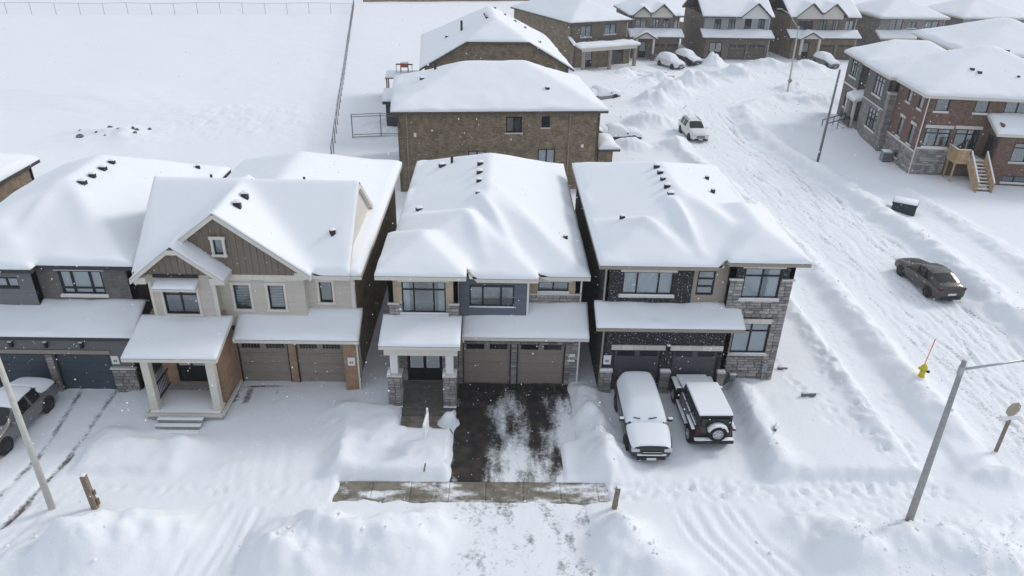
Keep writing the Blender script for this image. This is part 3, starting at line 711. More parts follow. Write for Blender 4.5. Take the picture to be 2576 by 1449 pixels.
    # banks thrown up by the plough
    bank([(30.3, 22), (30.4, 45), (29.6, 58), (27.9, 68), (27.2, 76), (28.6, 84), (33.5, 89), (42, 92)], 1.05, 0.66, 0.3)
    bank([(20.9, 26.5), (20.9, 44), (19.8, 57), (17.4, 69)], 0.8, 0.56, 0.3); bank([(17.3, 25), (17.4, 46)], 0.55, 0.34, 0.5)
    bank([(35.6, 24), (35.6, 46), (34.6, 58)], 0.8, 0.34, 0.5); bank([(20, 17.4), (23.5, 19.8)], 0.7, 0.3, 0.6)
    bank([(4.47, 27.54), (4.66, 26.23), (4.92, 24.88), (5.09, 23.62)], 0.70, 0.55, 0.9); mound((4.44, 28.62), 0.7, 0.8, 0.3, 0, 0.6); mound((5.09, 24.24), 0.9, 0.75, 0.35, 0, 0.6)
    bank([(11.95, 28.7), (12.0, 26), (12.2, 23.6)], 0.55, 0.28, 0.4)
    bank([(-6.7, 27.2), (-6.62, 25.52), (-6.11, 23.25)], 0.6, 0.35, 0.3); mound((-4.73, 25.01), 1.2, 1.6, 0.18); mound((-2.1, 24.28), 0.7, 0.6, 0.15)
    mound((-12.87, 24.51), 0.85, 0.8, 0.45); mound((-15.35, 24.86), 1.6, 1.0, 0.22); mound((-10.37, 23.44), 0.9, 0.4, 0.1)
    for c, sx, sy, A in (((-14.06, 19.31), 2.0, 0.95, 0.75), ((-12.39, 19.89), 1.1, 0.75, 0.45), ((-15.42, 18.41), 1.6, 0.7, 0.5), ((-6.57, 19.55), 1.5, 1.0, 0.85), ((-3.94, 19.39), 1.6, 0.9, 0.75),
                         ((-7.55, 18.37), 1.2, 0.7, 0.5), ((-2.22, 20.46), 0.7, 0.55, 0.4), ((4.92, 19.64), 0.9, 0.85, 0.8), ((5.51, 18.36), 1.4, 0.8, 0.5), ((13.29, 19.13), 1.5, 0.8, 0.6),
                         ((15.86, 19.53), 1.5, 0.7, 0.5), ((18.3, 19.83), 1.4, 0.6, 0.4), ((12.4, 20.28), 1.2, 0.55, 0.3), ((21.72, 23.09), 1.3, 0.5, 0.4), ((18.09, 18.7), 1.5, 0.7, 0.4)):
        mound(c, sx*1.0, sy*1.05, A*1.4, 0, 0.5, 1.0)
    for c, sx, sy, A, ro in (((18.44, 86.76), 2.2, 1.6, 1.5, 20), ((16.59, 77.93), 2.2, 1.8, 1.3, 10), ((21.96, 92.29), 2.2, 1.7, 1.6, 25), ((25.95, 97.56), 2.3, 1.7, 1.7, 15), ((31.85, 110.13), 2.4, 1.6, 1.6, 80), ((33.53, 103.73), 2.4, 1.6, 1.6, 0),
                         ((17.17, 69.39), 1.7, 1.3, 1.1, 30), ((39.77, 111.88), 2.2, 1.5, 1.1, 0), ((39.33, 88.52), 3.2, 1.8, 1.1, 10), ((38.16, 95.52), 2.4, 1.6, 0.9, 0), ((12.85, 69.11), 1.8, 1.3, 0.9, 0), ((21.55, 99.27), 1.6, 2.6, 1.3, -40),
                         ((45.52, 109.6), 2.6, 1.4, 1.2, 0), ((37.48, 76.66), 3, 2, 0.4, 0), ((35.84, 81.35), 2.5, 1.5, 0.6, 0), ((17.53, 102.61), 1.5, 2.4, 0.9, -40), ((31.32, 76.22), 2.5, 1.2, 0.5, 0)):
        mound(c, sx, sy, A, ro, 0.5, 1.1)
    # rubble heap in the field, soft drifts behind the gardens
    mound((-37.18, 69.3), 3.6, 2.6, 0.8, 0, 0.9, 1.4); mound((-48.72, 83.24), 9, 5, 0.5); mound((-26.84, 76.54), 10, 6, 0.4); mound((-11.49, 73.17), 3, 4, 0.3)
    # tyre tracks
    for off, dr in ((-2.6, 0.10), (-2.1, 0.05), (-1.05, 0.12), (-0.55, 0.04), (0.35, 0.10), (0.9, 0.05), (1.75, 0.12), (2.4, 0.04), (2.9, 0.12)):
        rut([(x+off*(1 if y < 80 else 0.7), y-(0 if y < 80 else off*0.7)) for x, y in ROAD], random.uniform(0.07, 0.16), random.uniform(0.03, 0.06), 0.5, dr*3.6, 0.8)
    rut([(23, 18), (24, 26), (26.5, 36), (26.9, 44)], 0.1, 0.06, 0.5, 0.4, 0.2); rut([(24.4, 18), (25.5, 26), (28, 36), (28.2, 44)], 0.1, 0.06, 0.5, 0.42, 0.2)
    rut([(18, 18.6), (22.5, 22.5), (25.5, 29), (25.8, 40)], 0.11, 0.06, 0.5, 0.35, 0.2); rut([(30, 19.5), (26.5, 26), (24, 36)], 0.1, 0.06, 0.5, 0.35, 0.2)
    rut([(28.3, 25), (28.4, 33), (28.2, 37.5)], 0.2, 0.06, 0.5, 0.3, 0.2)
    rut([(-19.32, 28.66), (-18.96, 26.01), (-18.79, 23.82), (-19.13, 20.92)], 0.15, 0.06, 0.3, 0.62, 0.05); rut([(-17.73, 28.69), (-17.57, 26.17), (-17.5, 23.83), (-17.71, 21.99), (-17.93, 20.14)], 0.16, 0.06, 0.3, 0.72, 0.05)
    rut([(-18.9, 28.67), (-18.55, 25.88), (-18.37, 23.34), (-18.54, 20.93)], 0.08, 0.03, 0.3, 0.25, 0.05); rut([(-18.1, 28.21), (-17.9, 25.62), (-17.77, 23.12), (-17.9, 20.33)], 0.08, 0.03, 0.3, 0.2, 0.05)
    rut([(-16.65, 21.57), (-17.1, 19.95), (-17.65, 18.49)], 0.13, 0.07, 0.4, 0.2); rut([(-17.46, 21.67), (-18.07, 20.13)], 0.13, 0.07, 0.4, 0.2)
    for k, (a, b) in enumerate((((548, 1285), (432, 1449)), ((585, 1285), (478, 1449)), ((615, 1288), (512, 1449)), ((640, 1288), (548, 1449)), ((525, 1290), (418, 1400)), ((655, 1290), (585, 1449)))):
        pass
    for a, m, b in (((-10.43, 21.1), (-10.69, 19.81), (-10.98, 18.03)), ((-9.95, 21.11), (-10.2, 19.62), (-10.36, 18.03)), ((-9.58, 21.09), (-9.76, 19.63), (-9.95, 18.03)), ((-9.21, 21.05), (-9.36, 19.63), (-9.52, 18.04)), ((-8.83, 21.01), (-8.87, 19.44), (-8.86, 18.04))):
        rut([a, m, b], random.uniform(0.09, 0.17), random.uniform(0.05, 0.08), 0.5, 0.06, 0.3)
    for a, m, b in (((7.25, 21.2), (7.62, 19.75), (8.44, 18.13)), ((7.9, 21.27), (8.29, 19.76), (9.15, 18.14)), ((8.54, 21.34), (8.97, 19.76), (9.86, 18.14)), ((9.2, 21.35), (9.64, 19.77), (10.51, 18.15)), ((9.75, 21.18), (10.26, 19.58), (11.01, 18.15))):
        rut([a, m, b], random.uniform(0.09, 0.18), random.uniform(0.055, 0.09), 0.5, 0.04, 0.35)
    for a, m, b in (((-11.73, 28.8), (-11.08, 25.72), (-10.64, 22.28)), ((-10.31, 28.67), (-9.76, 25.47), (-9.32, 22.07)), ((-11.24, 28.65), (-10.7, 25.73), (-10.25, 22.29)), ((-9.21, 28.37), (-8.77, 25.48), (-8.26, 21.87))):
        rut([a, m, b], 0.14, 0.035, 0.3, 0.0, 0.08)
    D[win(-12.3, -11.0, 28.6, 29.4)] = 0.0
    rut([(-11.98, 28.8), (-11.97, 28.01)], 0.22, 0.05, 0.0, 0.75); rut([(-11.51, 28.81), (-11.41, 27.96)], 0.2, 0.05, 0.0, 0.75); rut([(-10.17, 28.83), (-10.02, 28.05)], 0.14, 0.03, 0.0, 0.5); rut([(-12.1, 29.02), (-9.6, 29.2)], 0.10, 0.02, 0.0, 0.7)
    for off2, d2 in ((-1.9, .3), (-0.2, .22), (1.3, .3), (2.2, .2)): rut([(25.4+off2, 14), (25.3+off2*0.6, 34), (25.9+off2*0.9, 50), (24.0+off2, 62), (22.2+off2, 74), (22.6+off2*.8, 83-off2*.5), (29-off2*.2, 93.2-off2)], 0.08, 0.04, 0.5, d2, 0.5)
    for dx in (-1.0, 0.6): rut([(14.6+dx, 105), (21.5+dx, 98.5), (26.5+dx, 93)], 0.3, 0.03, 0.2, 0.25)
    for k in range(7):
        t = k/6; rut([(17.6+5*t, 103.8-4.8*t), (20.2+4.4*t, 104.9-4.4*t)], 0.26, 0.05, 0.2, 0.72, 0.35)
    rut([(11.49, 21.2), (12.4, 21.1)], 0.1, 0.05, 0.3, 0.3)
    # footprints
    prints([(4.8, 22.3), (18.5, 22.4)], 330, 0.28, 0.05); prints([(-16.5, 22.1), (-7, 22.2)], 40, 0.12, 0.05); prints([(13.9, 33), (14.6, 30), (15.6, 27), (16.6, 25), (17.4, 23.4)], 34, 0.2, 0.08)
    prints([(17.81, 37.46), (17.24, 32.35), (16.78, 28.2), (16.65, 26.13), (17.41, 25.05)], 60, 0.28, 0.07); prints([(16.72, 27.59), (17.83, 26.72), (18.21, 25.6), (17.84, 23.78)], 30, 0.2, 0.08)
    prints([(18.9, 25), (18.9, 44)], 60, 0.3, 0.04); prints([(33, 30), (33.2, 50)], 40, 0.3, 0.04); prints([(35, 72), (31, 70)], 24, 0.25, 0.08)
    for c in ((14, 21), (16, 20.2), (11, 20.7), (19, 20.2), (22.5, 19.3), (21, 21)): prints([c, (c[0]+2.5, c[1]+0.2)], 24, 0.4, 0.05)
    # churned texture on driven and walked snow
    Hh += rough*(0.045*fbm(X, Y, 0.6, 4, 0.6)+0.025*fbm(X*2.2, Y*0.35, 0.7, 3)*(X > 19)*(Y < 90)) + 0.012*fbm(X+31, Y+5, 0.45, 3)
    ridged = 0.5-np.abs(fbm(X+3, Y+8, 0.75, 3, 0.55)); Hh += lump*(0.16*(ridged-0.32)+0.05*fbm(X, Y, 0.33, 2))
    D = np.maximum(D, (0.17+0.30*fbm(X*2.6, Y*0.22, 0.8, 5, 0.7))*(rough > 0.8)*(X > 17)*(X < 33)*(Y < 84))
    D = np.maximum(D, 0.10*rough*np.clip(1+2*fbm(X, Y, 1.7, 4), 0, 2))
    w = win(-1.4, 3.8, 14, 22.2); D[w] = np.maximum(D[w], 0.26+0.34*fbm(X[w]*1.6, Y[w]*0.7, 0.6, 4, 0.7))
    w = win(13.5, 21.5, 14, 21.0); D[w] = np.maximum(D[w], 0.08+0.42*np.clip(fbm(X[w], Y[w], 1.1, 5, 0.65), -1, 1))
    # cleared patches: the sheets of asphalt and concrete lie here
    def cut(x0, x1, y0, y1, z, soft=0.16, wob=0.12):
        w = win(x0-1, x1+1, y0-1, y1+1); x, y = X[w], Y[w]
        d = np.hypot(np.maximum(np.maximum(x0-x, x-x1), 0), np.maximum(np.maximum(y0-y, y-y1), 0)); d = np.where(d > 0, np.maximum(d+wob*fbm(x, y, 0.7, 4), 0), 0)
        k = sm(d, soft); Hh[w] = Hh[w]*(1-k)+z*k
    cut(-1.60, 2.9, 22.5, 29.75, -0.12, 0.22, 0.10); cut(2.7, 3.6, 25.5, 29.75, -0.12, 0.40, 0.3); cut(-6.05, 4.7, 21.74, 22.74, -0.12, 0.20, 0.16); cut(-4.0, -1.8, 25.85, 27.75, -0.12, 0.16, 0.16)
    mound((-1.94, 26.58), 0.40, 0.36, 0.75, 0, 0.1)
    # split off the street from the rest
    cxm = 0.5*(xs[1:]+xs[:-1]); cym = 0.5*(ys[1:]+ys[:-1]); CX, CY = np.meshgrid(cxm, cym, indexing='ij')
    dr = np.full(CX.shape, 1e9)
    for (ax, ay), (bx, by) in zip(ROAD, ROAD[1:]):
        vx, vy = bx-ax, by-ay; t = np.clip(((CX-ax)*vx+(CY-ay)*vy)/(vx*vx+vy*vy), 0, 1); dr = np.minimum(dr, np.hypot(CX-ax-t*vx, CY-ay-t*vy))
    rm = (dr < 3.7) | (CY < 16.6)
    for nm, mk in (('snow_ground', ~rm), ('road', rm)):
        me, used = grid_mesh(nm, xs, ys, Hh, mk); set_attr(me, 'dirt', D.ravel()[used]); o = link(nm, me, 'ground_snow'); tag(o, None, None, kind='structure')
        o['label'] = {'snow_ground': 'deep snow covering the yards, pavements and open field', 'road': 'snow-packed street with tyre tracks curving past the corner'}[nm]
    import bisect
    def height(x, y):
        i = min(max(bisect.bisect(xs, x)-1, 0), len(xs)-2); j = min(max(bisect.bisect(ys, y)-1, 0), len(ys)-2); return float(Hh[i, j])
    return height
ground_z = build_ground()

def patch(name, label, m, x0, x1, y0, y1, z, cover, joints=None):
    xs = np.arange(x0, x1+0.001, 0.05); ys = np.arange(y0, y1+0.001, 0.05); X, Y = np.meshgrid(xs, ys, indexing='ij')
    c = cover(X, Y); Z = z+0.02*np.clip(c-0.35, 0, 1)+0.004*fbm(X, Y, 0.4, 2)
    me, used = grid_mesh(name, xs, ys, Z, None, skirt=np.full(X.shape, z-0.12)); set_attr(me, 'cover', c.ravel()[used % c.size])
    o = link(name, me, m); tag(o, label, None, kind='structure'); return o
def drive_cover(X, Y):
    st = fbm(X*2.4, Y*0.45+3, 1.0, 5, 0.62); bl = fbm(X, Y, 1.6, 5, 0.6); wv = 0.30*fbm(X*0.6, Y, 1.4, 3)
    g = lambda c, w: np.exp(-((X-c+wv)/w)**2)
    c = 0.49+0.42*st+0.50*bl
    c -= 0.46*g(-0.95, 0.66)                                         # scraped and melted wheel strips
    c -= 0.34*g(1.95, 0.42)*np.clip((Y-23.6)/2.0, 0, 1)
    c -= 0.40*np.clip((Y-28.1+0.9*bl)/1.0, 0, 1)
    c += 0.60*np.clip((X-2.55+wv)/0.7, 0, 1)*np.clip((28.5-Y)/1.0, 0, 1)+0.16*g(0.75, 0.55)+0.12*np.clip((24.6-Y)/1.6, 0, 1)*(X > 0)
    return c
patch('driveway', 'dark asphalt driveway with patchy snow before the twin taupe garage doors', 'asphalt', -1.66, 3.74, 22.80, 29.78, 0.0, drive_cover)
def slabs(root_name, label, xs, ys, z, cover, m='concrete_slab'):
    root = empty(root_name, ((xs[0]+xs[-1])/2, (ys[0]+ys[-1])/2, z)); tag(root, label, None, kind='structure')
    for xa, xb in zip(xs, xs[1:]):
        for ya, yb in zip(ys, ys[1:]):
            gx = np.arange(xa+0.004, xb-0.003, 0.06); gy = np.arange(ya+0.004, yb-0.003, 0.06); gx[-1] = xb-0.004; gy[-1] = yb-0.004
            X, Y = np.meshgrid(gx, gy, indexing='ij'); c = cover(X, Y); Z = z+0.015*np.clip(c-0.4, 0, 1)+random.uniform(-0.002, 0.002)
            me, used = grid_mesh('concrete_slab', gx, gy, Z, None, skirt=np.full(X.shape, z-0.1)); set_attr(me, 'cover', c.ravel()[used % c.size])
            o = link('concrete_slab', me, m, root, (-root.location.x, -root.location.y, -z))
slabs('pavement', 'cleared concrete pavement crossing the foot of the driveway', [-6.3, -4.75, -3.2, -1.66, -0.2, 1.3, 2.8, 4.3, 5.15], [21.66, 22.79], -0.005,
      lambda X, Y: 0.24+0.85*fbm(X*0.6, Y*2.0, 0.9, 5, 0.65)+0.22*np.clip((X-2.2)/2.5, 0, 1)+0.25*np.clip((22.0-Y)/0.4, 0, 1)*(X > -1.6)+0.08*(X < -2.2))
slabs('walkway', 'bare concrete walkway slabs leading up to the stone porch', [-4.15, -2.9, -1.70], [25.66, 26.6, 27.38], 0.03, lambda X, Y: 0.02+0.25*fbm(X, Y, 0.8, 4))
# ================================================================ houses of the front row
def W_(x0, x1, z0, z1, **k): return dict(x0=x0, x1=x1, z0=z0, z1=z1, **k)
def YZ(h, name, m, pts, x0, x1):
    mb = MB(); n = len(pts); i = 0
    mb.v += [(x0, p[0], p[1]) for p in pts]+[(x1, p[0], p[1]) for p in pts]
    mb.f.append(tuple(range(n))); mb.f.append(tuple(range(2*n-1, n-1, -1)))
    for k in range(n): l = (k+1) % n; mb.f.append((k, l, n+l, n+k))
    return h.part(mb, name, m)

# ---- centre house: stone, tan brick and blue-grey siding
h = House('detached_house', 'centre house with blue-grey siding bay, stone porch columns and taupe garage doors', 'house', -0.3, 29.7)
h.wall((-4.7, 46.1), (-4.7, 29.3), -0.3, 5.6, 'brick_tan'); h.wall((4.1, 30.7), (4.1, 46.1), -0.3, 5.6, 'brick_tan'); h.wall((4.1, 46.1), (-4.7, 46.1), -0.3, 5.6, 'brick_tan')
h.wall((4.1, 29.7), (4.1, 30.7), -0.3, 2.9, 'brick_tan')
gw = [W_(-1.42, 0.90, 0, 2.30, t='g', m='garage_taupe', lites='strip', jamb='frame_black'), W_(1.18, 3.50, 0, 2.30, t='g', m='garage_taupe', lites='strip')]
fr = h.fwall(-1.62, 4.1, 29.7, -0.3, 2.95, 'stone_course', gw)
h.pieces(fr, 0, 5.72, -0.1, 2.9, rel(gw, -1.62), 'stone_grey')
h.plaque(fr, 5.42, 1.35)
dw = [W_(-4.02, -2.38, 0.42, 2.85, t='d', n=2, glass=(0.30, 0.93), gm='frosted_glass')]
fd = h.fwall(-4.7, -1.62, 29.3, -0.3, 4.0, 'brick_grey', dw); h.pieces(fd, 0, 3.08, 0.3, 3.3, rel(dw, -4.7), 'stone_grey')
h.wall((-1.62, 29.3), (-1.62, 29.7), -0.3, 3.2, 'stone_course')
bw = [W_(-4.10, -2.13, 4.25, 5.86, cols=[1, 1.75, 1], rows=[3, 1], cur='sides', lintel=0.24, bar=0.06, sille=0.12)]
fb = h.fwall(-4.7, -1.57, 29.1, 3.6, 6.35, 'brick_tan', bw); h.pieces(fb, 0, 3.13, 3.72, 4.72, rel(bw, -4.7), 'stone_grey')
h.box('stone_band', 'stone_light', -4.75, -4.22, 29.02, 29.12, 4.72, 4.80); h.box('stone_band', 'stone_light', -2.01, -1.52, 29.02, 29.12, 4.72, 4.80)
h.wall((-1.57, 29.1), (-1.57, 30.0), 3.6, 6.3, 'brick_tan'); h.wall((-4.7, 29.3), (-4.7, 29.1), 3.3, 6.3, 'brick_tan')
uw = [W_(-1.10, 0.98, 4.12, 5.22, cols=[1, 1.45, 1], cur='curtain_grey', sillm='siding_blue', sille=0.02, bar=0.07)]
fu = h.fwall(-1.57, 1.62, 30.0, 3.2, 5.8, 'trim_dark', uw, thick=0.7); h.pieces(fu, 0, 3.19, 3.25, 5.8, rel(uw, -1.57), 'siding_blue', 'board', 0.115)
h.box('corner_trim', 'trim_white', 1.57, 1.66, 29.955, 30.05, 3.3, 5.8); h.box('corner_trim', 'trim_dark', -1.60, -1.53, 29.96, 30.0, 3.3, 5.8)
rw = [W_(2.12, 3.56, 4.60, 5.14, cols=[1, 1], cur='curtain_grey', lintel=0.2, sille=0.05)]
fq = h.fwall(1.62, 4.1, 30.7, 3.3, 5.6, 'brick_tan', rw); h.pieces(fq, 0, 2.48, 3.8, 4.46, rel(rw, 1.62), 'stone_grey'); h.box('stone_band', 'stone_light', 1.62, 4.14, 30.62, 30.72, 4.46, 4.53)
h.downspout(4.16, 30.8, 0.2, 5.5, 'trim_white'); h.downspout(4.13, 29.7, 0.1, 2.8, 'trim_white')
# porch
h.box('porch_floor', 'porch_tile', -4.75, -1.64, 27.38, 29.28, -0.2, 0.22); h.box('door_step', 'porch_tile', -4.3, -2.1, 28.92, 29.29, 0.224, 0.36); h.box('porch_step', 'porch_tile', -4.1, -1.75, 27.05, 27.375, -0.2, 0.12)
for xa, xb in ((-4.72, -4.08), (-2.22, -1.62)):
    h.box('column_core', 'brick_grey', xa+0.05, xb-0.05, 27.5, 28.0, 0.2, 1.86)
    for p0, p1 in (((xa+0.05, 27.5), (xb-0.05, 27.5)), ((xb-0.05, 27.5), (xb-0.05, 28.0)), ((xa+0.05, 28.0), (xa+0.05, 27.5))):
        f = (p0, math.atan2(p1[1]-p0[1], p1[0]-p0[0]), 0, 0, 0); h.pieces(f, 0, math.hypot(p1[0]-p0[0], p1[1]-p0[1]), 0.22, 1.86, [], 'stone_grey')
    h.box('column_cap', 'stone_light', xa-0.02, xb+0.02, 27.43, 28.07, 1.862, 1.95, 0.015)
    c = (xa+xb)/2; h.box('column_shaft', 'trim_white', c-0.17, c+0.17, 27.58, 27.92, 1.952, 3.02, 0.01); h.snowcap(xa-0.01, c-0.18, 27.44, 28.06, 1.952, 0.07); h.snowcap(xa, xb, 27.40, 27.5, 0.215, 0.05)
h.box('porch_beam', 'trim_cream', -4.80, -1.55, 27.46, 27.62, 3.02, 3.42); h.box('porch_beam', 'trim_cream', -4.80, -4.64, 27.625, 29.1, 3.02, 3.42)
h.roof([V(-4.98, -1.42, 27.25, 29.12, 3.62, 0.26, 'F')], 'trim_cream', 0.18, 0.13, 0.12, 0.9, 0, 0.05)
h.roof([V(-1.42, 4.5, 29.05, 30.72, 3.02, 0.58, 'F')], 'trim_cream', 0.16, 0.13, 0.12, 0.9, 0, 0.09)
h.roof([V(-5.1, 4.5, 30.25, 46.5, 5.62, 0.45), V(-5.0, 2.05, 29.6, 36.7, 5.80, 0.52), V(-5.2, -1.2, 28.7, 33.3, 6.32, 0.50)], 'trim_cream', 0.2, 0.15, 0.13, 0.85, 1.1, 0.08, [((-0.9, 35.4), (0.9, 31.4), 0.32, 0.36), ((-1.4, 33.6), (-0.4, 30.6), 0.30, 0.20), ((0.2, 36.2), (3.2, 31.3), 0.5, 0.22)])
h.vents([(-0.85, 35.4), (-0.85, 37.3), (-0.85, 38.7), (-0.85, 40.2)], 0.42, 0.1); h.vents([(-4.0, 36.6), (-3.2, 42.9)], 0.5, 0.5, 0.2); h.vents([(3.55, 33.4)], 0.3, 0.4); h.pipe(-2.6, 42.8, 0.3, 0.08)
h.vols = []

# ---- beige gabled house left of it
h = House('detached_house', 'beige siding house with two brown board-and-batten front gables', 'house', -10.5, 29.45)
h.wall((-6.4, 28.9), (-6.4, 44.8), -0.3, 3.1, 'brick_brown'); h.wall((-6.4, 29.8), (-6.4, 44.8), 3.1, 5.95, 'brick_brown'); h.wall((-15.4, 44.8), (-15.4, 29.3), -0.3, 5.95, 'brick_brown'); h.wall((-6.4, 44.8), (-15.4, 44.8), -0.3, 5.95, 'brick_brown')
gw = [W_(-12.0, -9.62, 0, 2.36, t='g', m='garage_taupe', lites='small'), W_(-9.28, -7.02, 0, 2.36, t='g', m='garage_taupe', lites='small')]
fr = h.fwall(-12.3, -6.6, 29.45, -0.3, 3.0, 'brick_orange', gw)
fp = h.fwall(-6.92, -6.3, 28.85, -0.3, 3.1, 'brick_orange', thick=0.6); h.plaque(fp, 0.36, 1.55)
h.downspout(-6.24, 28.85, 0.05, 3.0, 'trim_cream')
h.wall((-12.05, 27.35), (-12.05, 29.45), 0.0, 3.35, 'brick_orange', thick=0.25)
dw = [W_(-14.75, -13.35, 0.45, 2.75, t='d', n=2, glass=(0.40, 0.9), gm='frosted_glass')]
h.fwall(-15.4, -12.1, 28.95, 0.0, 4.2, 'brick_orange', dw)
h.box('porch_floor', 'concrete', -15.3, -11.98, 26.5, 28.94, -0.3, 0.38); h.snowcap(-15.2, -12.1, 26.6, 28.3, 0.382, 0.05)
h.box('porch_edge', 'trim_cream', -15.34, -11.94, 26.44, 26.56, 0.30, 0.44); h.box('porch_edge', 'trim_cream', -12.02, -11.90, 26.56, 29.2, 0.30, 0.44)
for k in range(3):
    h.box('porch_step', 'concrete', -14.7, -12.8, 26.47-0.32*(k+1), 26.47-0.32*k-0.004, -0.2, 0.30-0.11*k); h.snowcap(-14.75, -12.75, 26.50-0.32*(k+1), 26.47-0.32*k-0.06, 0.302-0.11*k, 0.07)
for x in (-15.2, -12.42):
    h.box('porch_column', 'trim_cream', x, x+0.34, 26.75, 27.09, 0.44, 3.2, 0.01); h.box('column_base', 'trim_cream', x-0.04, x+0.38, 26.71, 27.13, 0.385, 0.60, 0.01)
rb = MB()
for yy in np.arange(27.2, 28.7, 0.14): rb.box(-15.12, -15.09, yy, yy+0.02, 0.46, 1.28)
rb.box(-15.14, -15.07, 27.12, 28.75, 1.28, 1.33); rb.box(-15.14, -15.07, 27.12, 28.75, 0.5, 0.54); h.part(rb, 'porch_railing', 'black_metal')
bw = [W_(-14.55, -13.08, 4.24, 5.45, cols=[1, 1], rows=[4, 1], cur='room_dark', sill=False, casing='trim_cream')]
fb = h.fwall(-15.05, -12.28, 28.8, 3.6, 6.25, 'trim_cream', bw, thick=0.6); h.pieces(fb, 0, 2.77, 3.7, 6.2, rel(bw, -15.05), 'siding_beige', 'board', 0.125, 0.11); h.wall((-12.28, 28.8), (-12.28, 29.4), 3.6, 6.2, 'trim_cream')
h.box('corner_trim', 'trim_cream', -15.1, -14.97, 28.755, 28.83, 3.7, 6.2); h.box('corner_trim', 'trim_cream', -12.37, -12.23, 28.755, 28.83, 3.7, 6.2); h.downspout(-12.22, 28.8, 3.95, 6.0, 'trim_cream')
mw = [W_(-11.68, -10.97, 4.2, 5.44, cur='blind', sillm='trim_cream', casing='trim_cream', snow=False), W_(-10.14, -9.44, 4.2, 5.44, cur='blind', sillm='trim_cream', casing='trim_cream', snow=False)]
fm = h.fwall(-12.3, -8.5, 29.4, 3.3, 5.95, 'trim_cream', mw, thick=0.5); h.pieces(fm, 0, 3.8, 3.4, 5.7, rel(mw, -12.3), 'siding_beige', 'board', 0.125, 0.11)
h.box('frieze_board', 'trim_cream', -12.3, -8.45, 29.34, 29.45, 5.70, 5.96)
rw = [W_(-7.94, -7.36, 4.38, 5.44, cur='room_dark', sillm='trim_cream', casing='trim_cream', snow=False)]
fq = h.fwall(-8.5, -6.4, 29.8, 3.4, 5.95, 'trim_cream', rw); h.pieces(fq, 0, 2.1, 3.5, 5.9, rel(rw, -8.5), 'siding_beige', 'board', 0.125, 0.11); h.box('corner_trim', 'trim_cream', -6.5, -6.35, 29.755, 29.83, 3.7, 5.9); h.downspout(-6.36, 29.9, 0.2, 5.8, 'trim_cream')
# gables
h.gable([(-15.1, 5.96), (-8.66, 5.96), (-8.66, 6.26), (-11.88, 8.72), (-15.1, 6.26)], 29.35, 'batten_brown', 0.2)
gwf = (( -11.96, 29.35), 0, 0, 0, 0); h.window(gwf, dict(u0=-0.18, u1=0.21, v0=7.0, v1=7.72, cur='curtain_white', casing='trim_cream', sill=False, bar=0.04)).location.y -= 0.13
for x in np.arange(-14.9, -8.7, 0.28):
    zt = 8.66-0.755*abs(x+11.88)
    if zt > 6.1: h.box('batten', 'batten_brown', x, x+0.05, 29.31, 29.36, 5.97, zt) if not (-12.3 < x < -11.6) else (h.box('batten', 'batten_brown', x, x+0.05, 29.31, 29.36, 5.97, 6.86), h.box('batten', 'batten_brown', x, x+0.05, 29.31, 29.36, 7.88, zt))
h.gable([(-15.0, 6.2), (-12.2, 6.2), (-12.2, 6.42), (-13.6, 7.5), (-15.0, 6.42)], 28.75, 'batten_brown', 0.2)
for x in np.arange(-14.8, -12.3, 0.28): h.box('batten', 'batten_brown', x, x+0.05, 28.71, 28.76, 6.25, 7.42-0.8*abs(x+13.6))
h.box('eave_return', 'trim_cream', -15.5, -14.98, 28.36, 28.8, 5.93, 6.24); h.box('eave_return', 'trim_cream', -12.25, -11.7, 28.36, 28.8, 5.93, 6.24); h.box('eave_return', 'trim_cream', -8.75, -8.1, 29.0, 29.4, 5.93, 6.24)
YZ(h, 'gable_wall', 'trim_cream', [(29.6, 6.0), (33.25, 8.75), (36.9, 6.0)], -6.75, -6.6)
h.roof([V(-15.85, -5.92, 29.45, 45.2, 5.93, 0.45)], 'trim_cream', 0.2, 0.2, 0.2, 1.5, 2, 0.06)
h.vols = []
h.roof([V(-15.98, -6.42, 29.3, 37.2, 6.0, 0.77, 'FB'), V(-15.7, -8.06, 28.95, 34.0, 6.12, 0.757, 'LR')], 'trim_cream', 0.24, 0.12, 0.14, 1.0, 2.0, 0.04)
h.vents([(-11.35, 30.6), (-11.35, 31.7)], 0.40, 0.0, 0.3, 0.08)
h.vents([(-7.35, 30.9)], 0.3, 0.7, 0.22, 0.12); h.pipe(-13.6, 33.9, 0.25, 0.06); h.pipe(-9.2, 34.0, 0.25, 0.06)
h.roof([V(-15.62, -11.6, 28.28, 30.6, 6.16, 0.80, 'LR')], 'trim_cream', 0.22, 0.10, 0.12, 0.8, 0, 0.03)
h.roof([V(-14.75, -12.9, 28.32, 28.86, 5.72, 0.35, 'F')], 'trim_cream', 0.12, 0.16, 0.09, 0.8, 0, 0.0)
h.box('hood_flashing', 'frame_black', -14.8, -12.85, 28.70, 28.745, 6.08, 6.24)
h.roof([V(-15.72, -11.7, 26.35, 28.85, 3.42, 0.27, 'F')], 'trim_cream', 0.18, 0.14, 0.12, 1.2, 0, 0.03)
h.roof([V(-11.7, -6.05, 28.35, 29.85, 3.18, 0.52, 'F')], 'trim_cream', 0.18, 0.16, 0.12, 1.2, 0, 0.08)

